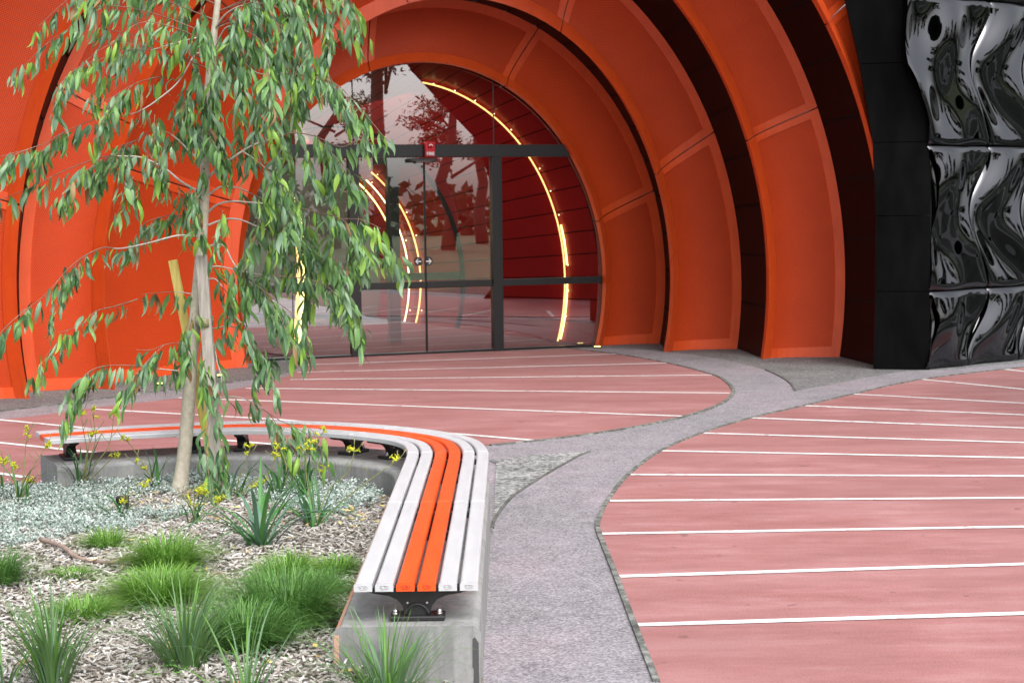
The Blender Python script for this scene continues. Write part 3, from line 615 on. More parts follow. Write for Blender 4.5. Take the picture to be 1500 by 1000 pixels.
def bracket(s):
    c = bp(s, .2275, 0); t = (bp(s+.02, .2275, 0)-bp(s-.02, .2275, 0)).normalized(); ang = math.atan2(t.y, t.x)-PI/2
    M = Matrix.Translation((c.x, c.y, .346)) @ Matrix.Rotation(ang, 4, 'Z'); b = MB()
    prof = [(.205, .125), (.203, .112), (.16, .101), (.105, .092), (.075, .078), (.055, .055), (.047, .02), (.047, .018)]
    poly = [(-x, z) for x, z in prof[::-1]] ; poly = prof + [(-x, z) for x, z in prof[::-1]]
    n = len(poly); vs = [M @ Vector((x, y, z)) for y in (-.028, .028) for x, z in poly]
    fs = [tuple(range(n)), tuple(range(2*n-1, n-1, -1))]+[(i, n+i, n+(i+1) % n, (i+1) % n) for i in range(n)]
    b.add(vs, fs); br = b.build('bracket', m_cast, bench, bevel=.003)
    b = MB(); b.box((0, 0, .01), (.205, .095, .019), 0, M=M); b.build('base_plate', m_cast, br, bevel=.005)
    b = MB(); b.tube([M @ Vector((.042*math.cos(a*PI/10), -.033, .02+.042*math.sin(a*PI/10))) for a in range(11)], .006, 6); b.build('boss', m_cast, br)
    for sg in (-1, 1):
        b = MB(); b.tube([M @ Vector((sg*.082, -.018, z)) for z in (.019, .028, .028, .036, .043)], [.011, .011, .0085, .0085, .004], 8); b.build('bolt', m_steel, br)
        b = MB(); b.tube([M @ Vector((sg*.036, y, .066)) for y in (-.034, -.027)], [.004, .006], 8); b.build('screw', m_steel, br)
for s in (.09, 1.60, 1.85, 3.18, 3.52, 4.42, 4.80, 5.70, 6.05, LEN-.17): bracket(s)
# concrete wall under it
cw = MB(); S0, S1 = -.0, LEN-.03; n = 60; cs = [(-.004, 0), (-.004, .327), (.014, .345), (.508, .345), (.526, .327), (.526, 0)]
def wp(s, off, z):
    p = bp(max(s, .05), off, z); 
    if s < .05: p.y += s-.05
    return p
vs = [wp(-.06+(S1+.06)*i/n, c[0], c[1]) for i in range(n+1) for c in cs]; fs = []; 
cw.add(vs, [(i*6+q, (i+1)*6+q, (i+1)*6+q+1, i*6+q+1) for i in range(n) for q in range(5)] + [tuple(range(5, -1, -1)), tuple(n*6+q for q in range(6))])
gw = empty('garden_wall', bp(.0, .26, 0), 'low grey concrete garden wall curving under the bench', 'wall')
cwo = cw.build('wall_body', m_conc, gw, bevel=.008)
b = MB(); a0 = wp(-.06, .526, 0)
b.add([wp(-.0615, .512, .05), wp(-.0615, .527, .05), wp(-.0615, .527, .325), wp(-.0615, .508, .325)], [(0, 1, 2, 3)])
b.add([wp(-.06+k*.25, o, z) for k in range(12) for o, z in ((.5085, .3465), (.5275, .328))], [(2*k, 2*k+2, 2*k+3, 2*k+1) for k in range(11)])
b.build('stained_edge', m_chamfer, gw)
b = MB(); b.add([wp(-.0615, x, z) for x, z in ((-.002, .29), (.012, .312), (.020, .305), (.022, .20), (.017, .19), (.021, .10), (.014, .03), (-.002, .03))], [(0, 1, 2, 3, 4, 5, 6, 7)]); b.build('patch', mat('dark_patch', (.06, .06, .062), .7), gw)

# ------------------------------------------------------------------ garden bed
def bedz(x, y):
    z = .20+.02*np.sin(2.1*x+1)*np.cos(1.7*y)
    z = z-.12*np.clip((x+.62)/.25, 0, 1)*np.clip((6.3-y)/.3, 0, 1)
    edge = np.clip((y-10.05-.12*(x+3.2)*-1)/.5, 0, 1)*np.clip((-2.75-x)/.15, 0, 1)
    return z-.16*edge
def inbed(x, y):
    x = np.asarray(x, float); y = np.asarray(y, float)
    innx = np.interp(y, [4, 6.14, 6.141, 9.4, 9.6, 9.9, 10.15, 10.4], [-.15, -.15, -.65, -.66, -.70, -.85, -1.15, -1.75])
    m = (x < innx) & (y > 4.2)
    ymax = np.interp(x, [-6, -3.6, -3.05, -2.6, -2.3, -1.75, -1.2, -.9, -.7], [10.7, 10.65, 10.55, 10.30, 10.36, 10.45, 10.32, 10.0, 9.6])
    return m & (y < ymax)
gx, gy = np.meshgrid(np.arange(-6, 0, .06), np.arange(4.2, 10.9, .06)); ok = inbed(gx, gy); ny_, nx_ = gx.shape
gz = bedz(gx, gy); V = np.c_[gx.ravel(), gy.ravel(), gz.ravel()]
ii = np.arange(nx_*ny_).reshape(ny_, nx_); qd = np.stack([ii[:-1, :-1], ii[:-1, 1:], ii[1:, 1:], ii[1:, :-1]], -1).reshape(-1, 4)
keep = ok.ravel()[qd].any(1); tag(fast_mesh('garden_soil', V, qd[keep], m_soil), 'dark soil of the garden bed under the mulch', kind='structure')
def seen(x, y, pad=.3): return (np.abs(x) < (.31*y+pad))
def scatter(n, y0, y1, x0=-4, x1=-.1, f=None):
    xs = rng.uniform(x0, x1, n); ys = rng.uniform(y0, y1, n); k = inbed(xs, ys) & seen(xs, ys)
    if f is not None: k &= f(xs, ys)
    return xs[k], ys[k]
def silver_mask(x, y):
    edge = 8.55+.30*np.sin(3.1*x+.6)+.18*np.sin(7.3*x)+np.clip((x+2.3)*.62, -.2, 1.3)
    hole = ((x+1.88)/.42)**2+((y-9.55)/.33)**2 > 1
    patch = np.sin(5.3*x+2*np.sin(4*y))*np.sin(6.1*y+1.5*np.sin(3*x)) > -.62
    return (y > edge) & hole & (x < -.75) & patch
# mulch chips
xs, ys = scatter(62000, 5.2, 10.6); k = rng.random(len(xs)) < np.where(ys > 9, .75, 1.0); xs, ys = xs[k], ys[k]
n = len(xs); L_ = rng.gamma(3.0, .0075, n)+.008; W_ = rng.uniform(.005, .013, n); T_ = rng.uniform(.002, .005, n)
yaw = rng.uniform(0, 2*PI, n); tl = rng.normal(0, .28, n); rl = rng.normal(0, .3, n); zc = bedz(xs, ys)+rng.uniform(.003, .022, n)
ax = np.stack([np.cos(yaw)*np.cos(tl), np.sin(yaw)*np.cos(tl), np.sin(tl)], -1); up = np.stack([np.zeros(n), np.zeros(n), np.ones(n)], -1)
sdv = np.cross(up, ax); sdv /= np.linalg.norm(sdv, axis=1)[:, None]; nv = np.cross(ax, sdv); sdv2 = sdv*np.cos(rl)[:, None]+nv*np.sin(rl)[:, None]; nv = np.cross(ax, sdv2)
cn = np.stack([xs, ys, zc], -1); cor = []
for a, s_, h in ((-1, -1, 0), (1, -.6, 0), (1, .7, 0), (-1, 1, 0), (-1, -1, 1), (1, -.6, 1), (1, .7, 1), (-1, 1, 1)):
    cor.append(cn+ax*(a*L_/2)[:, None]+sdv2*(s_*W_/2)[:, None]+nv*(h*T_)[:, None])
V = np.stack(cor, 1).reshape(-1, 3); base = (np.arange(n)*8)[:, None, None]
Q = (base+np.array([(4, 5, 6, 7), (0, 1, 5, 4), (1, 2, 6, 5), (2, 3, 7, 6), (3, 0, 4, 7)])[None]).reshape(-1, 4)
tag(fast_mesh('mulch', V, Q, m_chip, smooth=False), 'pale grey wood chip mulch covering the garden bed', kind='stuff')
# generic small leaf scatter
def leaf_cloud(name, P, L_, W_, dirs, nrm, m, label):
    n = len(P); sd_ = np.cross(nrm, dirs); sd_ /= np.linalg.norm(sd_, axis=1)[:, None]+1e-9
    a = P; b_ = P+dirs*(L_*.45)[:, None]+sd_*(W_*.5)[:, None]; c_ = P+dirs*L_[:, None]; d_ = P+dirs*(L_*.45)[:, None]-sd_*(W_*.5)[:, None]
    V = np.stack([a, b_, c_, d_], 1).reshape(-1, 3); Q = (np.arange(n)*4)[:, None]+np.array([0, 1, 2, 3])[None]
    return tag(fast_mesh(name, V, Q, m), label, kind='stuff')
xs, ys = scatter(14000, 8.2, 10.6, -4, -.7, silver_mask); P = []; D = []; NN = []
for x, y in zip(xs, ys):
    h = .02+.05*random.random()+.02*math.sin(9*x)*math.cos(11*y); bz = float(bedz(x, y)); 
    for q in range(9):
        a = random.uniform(0, 2*PI); e = random.uniform(-.1, .9); d = (math.cos(a)*math.cos(e), math.sin(a)*math.cos(e), math.sin(e))
        P.append((x+random.gauss(0, .012), y+random.gauss(0, .012), bz+h*random.uniform(.4, 1.1))); D.append(d); NN.append((random.gauss(0, .5), random.gauss(0, .5)-.4, 1))
P = np.array(P); D = np.array(D); NN = np.array(NN); nL = len(P)
leaf_cloud('silver_groundcover', P, rng.uniform(.010, .021, nL), rng.uniform(.007, .013, nL), D, NN, m_silver, 'mint silver ground cover mat around the young tree')
xs, ys = scatter(1500, 5.4, 10.3, -4, -.1); k = rng.random(len(xs)) < np.where(np.hypot(xs+1.7, ys-9.5) < .7, .9, np.where((ys > 8.7) & (xs > -1.2), .7, .16)); xs, ys = xs[k], ys[k]; n = len(xs)
a = rng.uniform(0, 2*PI, n); leaf_cloud('leaf_litter', np.stack([xs, ys, bedz(xs, ys)+.028], -1), rng.uniform(.03, .075, n), rng.uniform(.012, .024, n), np.stack([np.cos(a), np.sin(a), rng.uniform(-.1, .35, n)], -1), np.stack([rng.normal(0, .3, n), rng.normal(0, .3, n), np.ones(n)], -1), m_litter, 'dry yellow and brown fallen leaves on the mulch')

# ------------------------------------------------------------------ grasses
def bg(x, y): p = gp(x, y, .2); return Vector((p.x, p.y, float(bedz(p.x, p.y))))
def tuft(name, c, rad, h, nb, m, label, group):
    n = nb; seg = 4; a = rng.uniform(0, 2*PI, n); rr = rad*.42*np.sqrt(rng.random(n)); bx_ = c.x+np.cos(a)*rr; by_ = c.y+np.sin(a)*rr
    da = a+rng.normal(0, .5, n); sp = rng.uniform(.2, 1.2, n)*rad; hh = h*rng.uniform(.42, 1.25, n)*(1.15-.5*sp/rad); w_ = rng.uniform(.0014, .0034, n)
    V = []
    for k in range(seg+1):
        t = k/seg; r_ = sp*(t**1.25)*.85; z = hh*(1.9*t-1.05*t*t)
        cx = bx_+np.cos(da)*r_; cy = by_+np.sin(da)*r_; ww = w_*(1-t*.85)
        ox = -np.sin(da)*ww; oy = np.cos(da)*ww
        V += [np.stack([cx-ox, cy-oy, c.z+z], -1), np.stack([cx+ox, cy+oy, c.z+z], -1)]
    V = np.stack(V, 1).reshape(-1, 3); b_ = (np.arange(n)*(2*seg+2))[:, None, None]
    Q = (b_+np.array([(2*k, 2*k+1, 2*k+3, 2*k+2) for k in range(seg)])[None]).reshape(-1, 4)
    o = fast_mesh(name, V-np.array(c)[None], Q, m); o.location = c; return tag(o, label, 'grass tuft', group)
TU = [(155, 803, .17, .15, 500, 0, 'pale green low tuft behind the fallen stick end'), (245, 832, .25, .24, 1400, 0, 'bright green tuft beside the tip of the fallen stick'), (106, 848, .15, .08, 350, 0, 'smallest flat tuft below the fallen stick'), (235, 878, .29, .22, 1700, 0, 'wide bright green tuft in front of the stick tip'), (122, 902, .22, .12, 700, 0, 'flat sparse tuft between the stick and the front reeds'), (-8, 862, .22, .25, 900, 1, 'green tuft cut by the edge of the picture'), (420, 850, .20, .22, 900, 0, 'mid green tuft directly behind the large dark tuft'), (492, 838, .17, .13, 600, 0, 'bright tuft growing against the bench wall'), (418, 915, .32, .33, 2400, 1, 'largest dark green fluffy tuft near the bench wall'), (360, 952, .26, .26, 1500, 1, 'dark tuft in front of the largest one'), (470, 868, .17, .18, 700, 1, 'dark tuft squeezed between the largest tuft and the bench wall')]
for x, y, r_, h, nb, mi, lab in TU: tuft('grass_tuft', bg(x, y), r_*1.0, h*.72, nb, (m_grass, m_grass2)[mi], lab, 'fine leaved grass tufts in the mulch')
def blade_mesh(name, L_, w0, bend, seg=6, fold=.25):
    b = MB(); vs = []
    for k in range(seg+1):
        t = k/seg; a = bend*t*t; r_ = L_*t*math.sin(a*.6); z = L_*t*math.cos(a*.6); ww = w0*(1-.25*t)*(1-t**4)+.0004
        vs += [(-ww, r_-ww*fold, z), (0, r_+ww*fold, z), (ww, r_-ww*fold, z)]
    fs = []
    for k in range(seg): a = 3*k; fs += [(a, a+1, a+4, a+3), (a+1, a+2, a+5, a+4)]
    b.add(vs, fs, sm=True); return b, vs, fs
def blade_data(name, L_, w0, bend, m):
    b, vs, fs = blade_mesh(name, L_, w0, bend); me = bpy.data.meshes.new(name); me.from_pydata(vs, [], fs); me.materials.append(m)
    me.polygons.foreach_set('use_smooth', [True]*len(me.polygons)); me.update(); return me
rush = [[blade_data('rush_blade', 1.0, w_, bd, m) for bd in (.25, .6, 1.1)] for m, w_ in zip(m_rush, (.0085, .0075, .0085))]
def place_blade(me, root, base, az, lean, sc, wsc=1.0, name='blade'):
    o = bpy.data.objects.new(name, me); C.objects.link(o); o.parent = root
    o.matrix_local = Matrix.Translation(base) @ Matrix.Rotation(az, 4, 'Z') @ Matrix.Rotation(-lean, 4, 'X') @ Matrix.Diagonal((sc*wsc, sc, sc, 1)); return o
def rushes(c, n, h, spread, label, light=.3, azr=(0, 2*PI)):
    root = empty('rush_clump', c, label, 'rush', 'stiff rush clumps at the near edge of the bed')
    for k in range(n):
        az = random.uniform(*azr); u = random.random()**.7; le_ = u*spread; L_ = h*random.uniform(.55, 1.05)
        mi = random.choices((0, 1, 2), (1-light, light*.7, light*.6))[0]
        place_blade(random.choice(rush[mi]), root, Vector((math.sin(az)*-.05*u, math.cos(az)*.05*u, -.01)), az, le_, L_, 0.56/max(L_, .2)*random.uniform(.75, 1.1))
    return root
rushes(bg(78, 1012), 130, .41, .42, 'upright rush clump in the near corner of the bed, farthest from the bench', .35)
rushes(bg(272, 985), 130, .42, .62, 'widest dark rush clump standing in front of the large fluffy grass tufts', .3)
rushes(bg(362, 1050), 40, .44, .8, 'pale rush clump cut off by the picture bottom, beside the widest clump', .6)
q = gp(578, 1030, .02); rushes(Vector((q.x, 5.90, .05)), 150, .47, .42, 'bright rush clump growing before the end of the concrete wall', .75)
rushes(bg(5, 1010), 14, .30, .6, 'few thin rush blades at the picture corner', .8)
# seedlings and low weeds by the widest clump
b = MB()
for k in range(70):
    x, y = random.gauss(235, 26), random.gauss(1000, 8); p = bg(x, y); p.z += random.uniform(.02, .07); a = random.uniform(0, 6.3); r_ = random.uniform(.006, .012)
    b.add([p, p+Vector((math.cos(a)*r_, math.sin(a)*r_, .003)), p+Vector((math.cos(a+.7)*r_*1.5, math.sin(a+.7)*r_*1.5, .004)), p+Vector((math.cos(a+1.4)*r_, math.sin(a+1.4)*r_, .003))], [(0, 1, 2, 3)])
tag(b.build('clover_weed', m_rush[2]), 'patch of bright small leaved weed at the foot of the widest rush clump', kind='stuff')
strap = [[blade_data('strap_blade', 1.0, .02, bd, m) for bd in (.3, .8, 1.4)] for m in m_strap]
def paw(x, y, n, h, spread, label, stems=(), mix_=(.6, .3, .1), Y=None, wf=1.0):
    c = bg(x, y); root = empty('kangaroo_paw', c, label, 'plant', 'strappy flowering plants around the tree')
    for k in range(n):
        az = random.uniform(0, 2*PI); mi = random.choices((0, 1, 2), mix_)[0]; L_ = 1.42*h*random.uniform(.5, 1.05)
        place_blade(random.choice(strap[mi]), root, Vector((random.gauss(0, .018), random.gauss(0, .018), -.01)), az, random.random()**.8*spread, L_, wf*.46/L_*random.uniform(.6, 1.1))
    for pts in stems:                                    # polyline of photo points, ending in a flower head
        Yc = c.y+random.uniform(-.06, .06); P = [c]+[at(px_, py_, Yc) for px_, py_ in pts]
        b = MB(); sp = smooth_path(P, 5); b.tube(sp, [.0042-.0026*i/len(sp) for i in range(len(sp))], 6); st = b.build('flower_stem', m_stem, root)
        e = P[-1]; d = (P[-1]-P[-2]).normalized()
        for kk in range(random.randint(4, 6)):
            f = MB(); a = random.uniform(0, 2*PI); o_ = Vector((math.cos(a)*.7, math.sin(a)*.4, random.uniform(-.1, .9))).normalized(); L_ = random.uniform(.018, .036)
            b0 = e - d*random.uniform(0, .05); side = o_.orthogonal().normalized()
            f.tube([b0, b0+o_*L_*.5+d*.004, b0+o_*L_], [.0022, .0062, .0045], 6)
            for tt in range(4): 
                aa = tt*1.57; v = (side*math.cos(aa)+o_.cross(side)*math.sin(aa)); f.tube([b0+o_*L_*.95, b0+o_*L_*1.12+v*.008, b0+o_*L_*1.1+v*.017], [.003, .003, .0008], 4)
            f.build('flower', m_flower, st)
        for kk in range(3):                              # bare side twigs with buds
            p0 = sp[int(len(sp)*random.uniform(.55, .95))]; v = Vector((random.uniform(-1, 1), random.uniform(-.4, .4), random.uniform(.3, 1))).normalized()*random.uniform(.04, .09)
            t_ = MB(); t_.tube([p0, p0+v*.6, p0+v+Vector((0, 0, .012))], [.002, .0016, .003], 5); t_.build('side_stem', m_stem, root)
    return root
paw(380, 803, 30, .40, .75, 'broad leaved strap plant at the front of the silver ground cover, nearest the grass tufts', (), (.25, .35, .4), wf=1.35)
paw(462, 777, 20, .34, .9, 'thin leaved strap plant closest to the bench with a long arching bare stem', [((500, 735), (545, 700), (588, 670)), ((452, 720), (448, 680), (455, 645)), ((480, 720), (510, 690), (520, 655))], (.5, .4, .1))
paw(288, 772, 9, .26, .5, 'small strap plant with vivid yellow flowers at the foot of the tree', [((284, 740), (290, 718)), ((300, 735), (296, 712)), ((310, 745), (330, 728)), ((276, 730), (285, 745))], (.5, .4, .1))
paw(178, 762, 9, .24, .9, 'sparse strap plant with one yellow bloom beside the small black garden light', [((181, 745), (182, 726)), ((198, 735), (215, 705))], (.7, .2, .1))
paw(118, 716, 13, .26, .4, 'dark strap plant before the far end of the concrete wall with tall flower stems', [((128, 670), (122, 630), (118, 602)), ((132, 672), (140, 640), (134, 600)), ((140, 680), (160, 650), (168, 598)), ((128, 665), (133, 645), (139, 633)), ((145, 690), (165, 670), (175, 672))], (.9, .1, 0))
paw(233, 720, 8, .26, .5, 'dark strap plant between the tree and the wall end plants', [((210, 680), (190, 650), (178, 640)), ((215, 690), (200, 680), (198, 678))], (.85, .15, 0))
paw(28, 738, 10, .28, .6, 'strap plant with yellow flowers near the picture edge before the pink paving', [((35, 690), (38, 650), (42, 628)), ((45, 690), (60, 665), (70, 648)), ((20, 700), (18, 690), (22, 682)), ((40, 715), (46, 705), (50, 704))], (.5, .4, .1))
paw(2, 725, 6, .22, .7, 'strap plant half out of the picture beside the pink paving', [((6, 690), (4, 670))], (.5, .4, .1))
paw(345, 735, 9, .27, .8, 'thin strap plant half hidden behind the hanging leaves and the stake', [((350, 700), (362, 672), (366, 655)), ((370, 705), (395, 690), (405, 665)), ((360, 720), (376, 712), (385, 705))], (.5, .4, .1))
paw(412, 735, 14, .30, .45, 'dark upright strap plant before the curved wall under the bench brackets', [((420, 690), (412, 660), (405, 650)), ((436, 690), (455, 660), (475, 630)), ((420, 700), (430, 680), (442, 655))], (.7, .25, .05))
paw(445, 735, 12, .28, .5, 'dark upright strap plant beside the previous one, toward the bench corner', [((452, 690), (474, 690), (480, 684))], (.7, .3, 0))
# small things on the mulch
gl = empty('garden_light', bg(178, 748), 'small black louvred garden light among the silver ground cover', 'light'); c = Vector(gl.location)
b = MB(); b.box(c+Vector((0, .03, .05)), (.066, .05, .072)); b.build('housing', m_cast, gl, bevel=.004)
for k in range(4): b = MB(); b.box(c+Vector((0, .003, .026+k*.016)), (.06, .006, .006)); b.build('louvre', m_blackmetal, gl)
b = MB(); b.tube([c+Vector((0, .03, -.02)), c+Vector((0, .03, .014))], .008, 6); b.build('spike', m_cast, gl)
def stick(pts, r0, r1, label):
    P = smooth_path([bg(*p)+Vector((0, 0, .03+.012*math.sin(i*1.7))) for i, p in enumerate(pts)], 6); n = len(P)
    b = MB(); b.tube(P, [(r0+(r1-r0)*i/n)*random.uniform(.85, 1.15) for i in range(n)], 8); return tag(b.build('fallen_stick', m_stick), label, 'stick')
stick([(60, 797), (92, 813), (112, 824), (140, 828), (165, 833), (185, 828), (212, 826), (228, 832), (242, 834)], .013, .006, 'long crooked brown stick lying on the mulch')
stick([(308, 847), (322, 846), (333, 853), (341, 858)], .008, .005, 'short brown stick beside the large grass tufts')

# ------------------------------------------------------------------ the young gum tree
TY = 9.97
tree = empty('gum_tree', gp(262, 722, .2)+Vector((0, 0, 0)), 'young gum tree with drooping leaves growing in the garden bed', 'tree')
tl_px = [(262, 726), (268, 680), (274, 620), (278, 560), (283, 500), (289, 430), (295, 360), (299, 290), (301, 220), (304, 150), (309, 90), (316, 30), (322, -30), (330, -120), (340, -230)]
TP = smooth_path([at(x, y, TY) for x, y in tl_px], 5); TP[0].z = .18
b = MB(); n = len(TP); rad = lambda i: .036*(1-i/n)**.75+.008+.022*max(0, 1-i/5)**2
b.tube(TP, [rad(i) for i in range(n)], 14); b.build('trunk', m_trunk, tree)
for p, o_ in ((18, 1), (30, -1), (38, 1)):
    b = MB(); q_ = TP[p]; b.tube([q_+Vector((0, -rad(p)+.002, 0)), q_+Vector((o_*.004, -rad(p)-.003, .004))], [.008, .004], 7); b.build('knot', m_twig, tree)
LEAVES = []                                                # (matrix, kind, material)
def hang(p, d, along, new=0.0):
    """a leaf hanging from p off a twig running along d"""
    L_ = random.uniform(.07, .148); dr = Vector((d.x*along+random.gauss(0, .2), d.y*along+random.gauss(0, .25), -1.0+random.gauss(0, .12))).normalized()
    face = Vector((random.gauss(0, .75), -1+random.gauss(0, .35), random.gauss(0, .2))); face = (face-dr*face.dot(dr)).normalized()
    if random.random() < .5: face = -face
    side = dr.cross(face); M = Matrix((side, face, dr)).transposed().to_4x4(); M = Matrix.Translation(p+dr*.012) @ M @ Matrix.Diagonal((L_*random.uniform(.7, 1.25), L_*random.uniform(.4, 2.0), L_, 1))
    r_ = random.random(); mi = 4 if random.random() < .02 else 3 if r_ < new else random.choices((0, 1, 2), (.38, .40, .22))[0]
    LEAVES.append((M, random.randrange(4), mi))
twigs = 0
def twig(pts, r0, r1, leafy=(0.2, 1.0), step=.038, new=.12, name='branch', m=None, per=1.6, droop=.25):
    global twigs
    P = smooth_path(pts, 8); n = len(P); b = MB(); b.tube(P, [r1+(r0-r1)*(1-i/n)**1.5 for i in range(n)], 6); b.mi = [0 if (q//6) < n*.42 and r0 > .0042 else 1 for q in range(len(b.f))]; b.build(name, [m or m_branch, m_twig], tree)
    cum = 0; nxt = 0
    for i in range(1, n):
        cum += (P[i]-P[i-1]).length; t = i/n
        if t < leafy[0] or t > leafy[1]: continue
        while cum > nxt:
            nxt = max(nxt, cum-step)+step*random.uniform(.6, 1.3)
            d = (P[i]-P[i-1]).normalized()
            for q in range(1 if random.random() > per-1 else 2):
                hang(P[i]+Vector((random.gauss(0, .016), random.gauss(0, .02), random.gauss(-.004, .012))), d, droop, new*(2.5 if t > .8 else .6))
    return P
def pxb(pts, dy=0.0, sag=0.0):
    n = len(pts); return [at(x, y, TY+dy*(i/(n-1))) for i, (x, y) in enumerate(pts)]
BR = [  # photo points from the trunk outwards, how far each reaches toward (-) or away from the camera, first radius
 ([(312, 60), (292, 55), (251, 65), (221, 73), (190, 73), (163, 82), (122, 95), (110, 105)], -.5, .005),
 ([(307, 100), (289, 78), (262, 119), (235, 143), (204, 163), (167, 173), (139, 175), (102, 190), (61, 212), (20, 224), (-8, 232)], -.35, .0065),
 ([(262, 119), (240, 113), (218, 116), (195, 124), (172, 138), (150, 150), (135, 152)], -.45, .004),
 ([(301, 238), (282, 226), (262, 206), (245, 194), (225, 190), (200, 205), (170, 215)], .25, .0085),
 ([(300, 285), (268, 268), (240, 246), (207, 231), (180, 229), (160, 229), (136, 234), (92, 251), (44, 275), (5, 291), (-15, 300)], -.3, .008),
 ([(297, 318), (285, 318), (262, 316), (245, 316), (228, 325), (216, 340)], .2, .004),
 ([(296, 347), (275, 345), (255, 346), (217, 356), (177, 364), (150, 363), (119, 378), (96, 398), (70, 428), (45, 448), (28, 458)], -.4, .007),
 ([(289, 432), (265, 428), (240, 428), (207, 431)], .1, .0045),
 ([(202, 438), (170, 448), (140, 456), (125, 472), (100, 483), (84, 487)], -.3, .004),
 ([(283, 505), (262, 502), (240, 505), (222, 512), (200, 512)], -.2, .004),
 ([(281, 545), (262, 543), (242, 541), (215, 538), (190, 535), (160, 535), (138, 540), (124, 550)], -.35, .005),
 ([(314, 45), (328, 24), (345, 12), (368, 4), (400, -8), (430, 5), (452, 40)], -.5, .007),
 ([(310, 80), (330, 42), (350, 42), (372, 52), (385, 66), (392, 90), (398, 120)], -.55, .005),
 ([(308, 110), (330, 80), (356, 92), (380, 108), (420, 108), (455, 112), (490, 122), (520, 150), (552, 188), (566, 205)], -.5, .0055),
 ([(303, 262), (318, 248), (340, 232), (370, 213), (408, 201), (430, 195), (462, 200), (498, 215), (525, 206), (560, 203)], -.25, .009),
 ([(356, 222), (375, 235), (395, 252), (420, 275), (440, 300)], -.3, .0045),
 ([(303, 288), (318, 276), (330, 273), (352, 276), (372, 286), (395, 296), (420, 312), (450, 330), (470, 350)], .15, .007),
 ([(304, 312), (318, 300), (340, 295), (372, 297), (400, 299), (430, 303), (470, 312), (500, 320), (530, 322), (558, 335)], -.35, .007),
 ([(304, 330), (330, 321), (352, 322), (375, 331), (405, 342), (440, 352), (480, 372), (510, 395), (540, 378)], .1, .007),
 ([(302, 362), (318, 358), (330, 362), (342, 385), (360, 405), (385, 425), (410, 445), (430, 462), (448, 490), (456, 520)], -.3, .0065),
 ([(300, 395), (318, 390), (345, 395), (380, 402), (420, 405), (455, 410), (480, 420), (500, 440), (510, 455)], -.15, .0055),
 ([(299, 412), (312, 408), (322, 415), (340, 440), (355, 470), (368, 500)], -.1, .006),
 ([(310, 482), (330, 478), (352, 482), (366, 498), (380, 515), (395, 525)], -.2, .005),
 ([(318, 584), (338, 581), (355, 583), (375, 592), (395, 606), (420, 620), (445, 622), (462, 636), (470, 650)], -.3, .0055),
 ([(298, 470), (312, 500), (318, 530), (325, 560), (318, 600), (326, 640), (330, 690), (322, 715)], -.35, .0055),
 ([(296, 480), (300, 520), (312, 570), (308, 610), (300, 650), (312, 690)], -.4, .0045),
]
for pts, dy, r0 in BR:
    P = pxb(pts, dy)
    if len(pts) > 4:
        for _k in range(2 if len(pts) > 6 else 1):
            i_ = random.randrange(len(P)//2, len(P)-1); p_ = P[i_]; d_ = (P[i_+1]-P[i_]).normalized(); q_ = p_+d_*.16+Vector((0, random.choice((-.1, .1)), random.uniform(-.10, .04)))
            twig([p_, q_, q_+d_*.12+Vector((0, 0, -.12))], .0028, .0012, (.1, 1), .022)
    low = pts[-1][1] > 560 and abs(pts[-1][0]-pts[0][0]) < 60
    twig(P, r0, .0016, (.12 if r0 < .006 else .34, 1.0), .055 if low else .033, per=1.2 if low else 1.32, droop=.9 if low else .25)
# upper crown sprays above and just inside the frame, and hanging side twigs
for k in range(38):
    i0 = random.randrange(int(n*.70), n); p = TP[i0]; sg = random.choice((-1, 1, 1)); ln = random.uniform(.35, .95)*(1.15-(i0/n-.7)*1.6)
    a = random.uniform(-.7, .7); d = Vector((sg*math.cos(a), math.sin(a)-.15, .35)); q1 = p+d*ln*.4; q2 = p+d*ln*.75+Vector((0, 0, -.10*ln)); q3 = p+d*ln+Vector((sg*.03, 0, -.42*ln))
    twig([p, q1, q2, q3], .004, .0014, (.2, 1), .030, .15)
SP = [(306, 60, 'd'), (318, 95, 'd'), (298, 125, 'd'), (312, 150, 'd'), (296, 195, 'd'), (309, 215, 'd'), (303, 265, 'd'), (292, 300, 'd'), (385, 40, 'd'), (410, 30, 'd'), (440, 25, 'd'), (468, 10, 'd'), (495, 5, 'd'), (420, 110, 'd'), (455, 118, 'd'), (485, 130, 'd'), (510, 20, 'd'), (365, 110, 'd'), (345, 130, 'd'), (330, 100, 'd'), (390, 150, 'd'), (430, 160, 'd'), (350, 190, 'd'), (372, 185, 'd'), (320, 180, 'd'), (280, 150, 'd'), (255, 170, 'd'), (232, 190, 'd'), (215, 240, 'd'), (245, 235, 'd'), (262, 290, 'd'), (180, 240, 'd'), (196, 280, 'd'), (470, 240, 'd'), (440, 235, 'd'), (410, 240, 'd'), (395, 300, 'd'), (425, 330, 'd'), (455, 345, 'd'), (485, 350, 'd'), (380, 340, 'd'), (400, 380, 'd'), (430, 390, 'd'), (360, 400, 'd'), (340, 430, 'd'), (378, 440, 'd'), (462, 420, 'd'), (335, 330, 'd'), (275, 100, 'd'), (300, 30, 'd'), (270, 20, 'd'), (290, 480, 'd'), (300, 540, 'd'), (275, 500, 'd'), (520, 340, 'd'), (540, 330, 'd'), (500, 400, 'd'), (365, 20, 'd'), (345, 60, 'd'), (480, 70, 'd'), (450, 70, 'd'), (405, 75, 'd')]
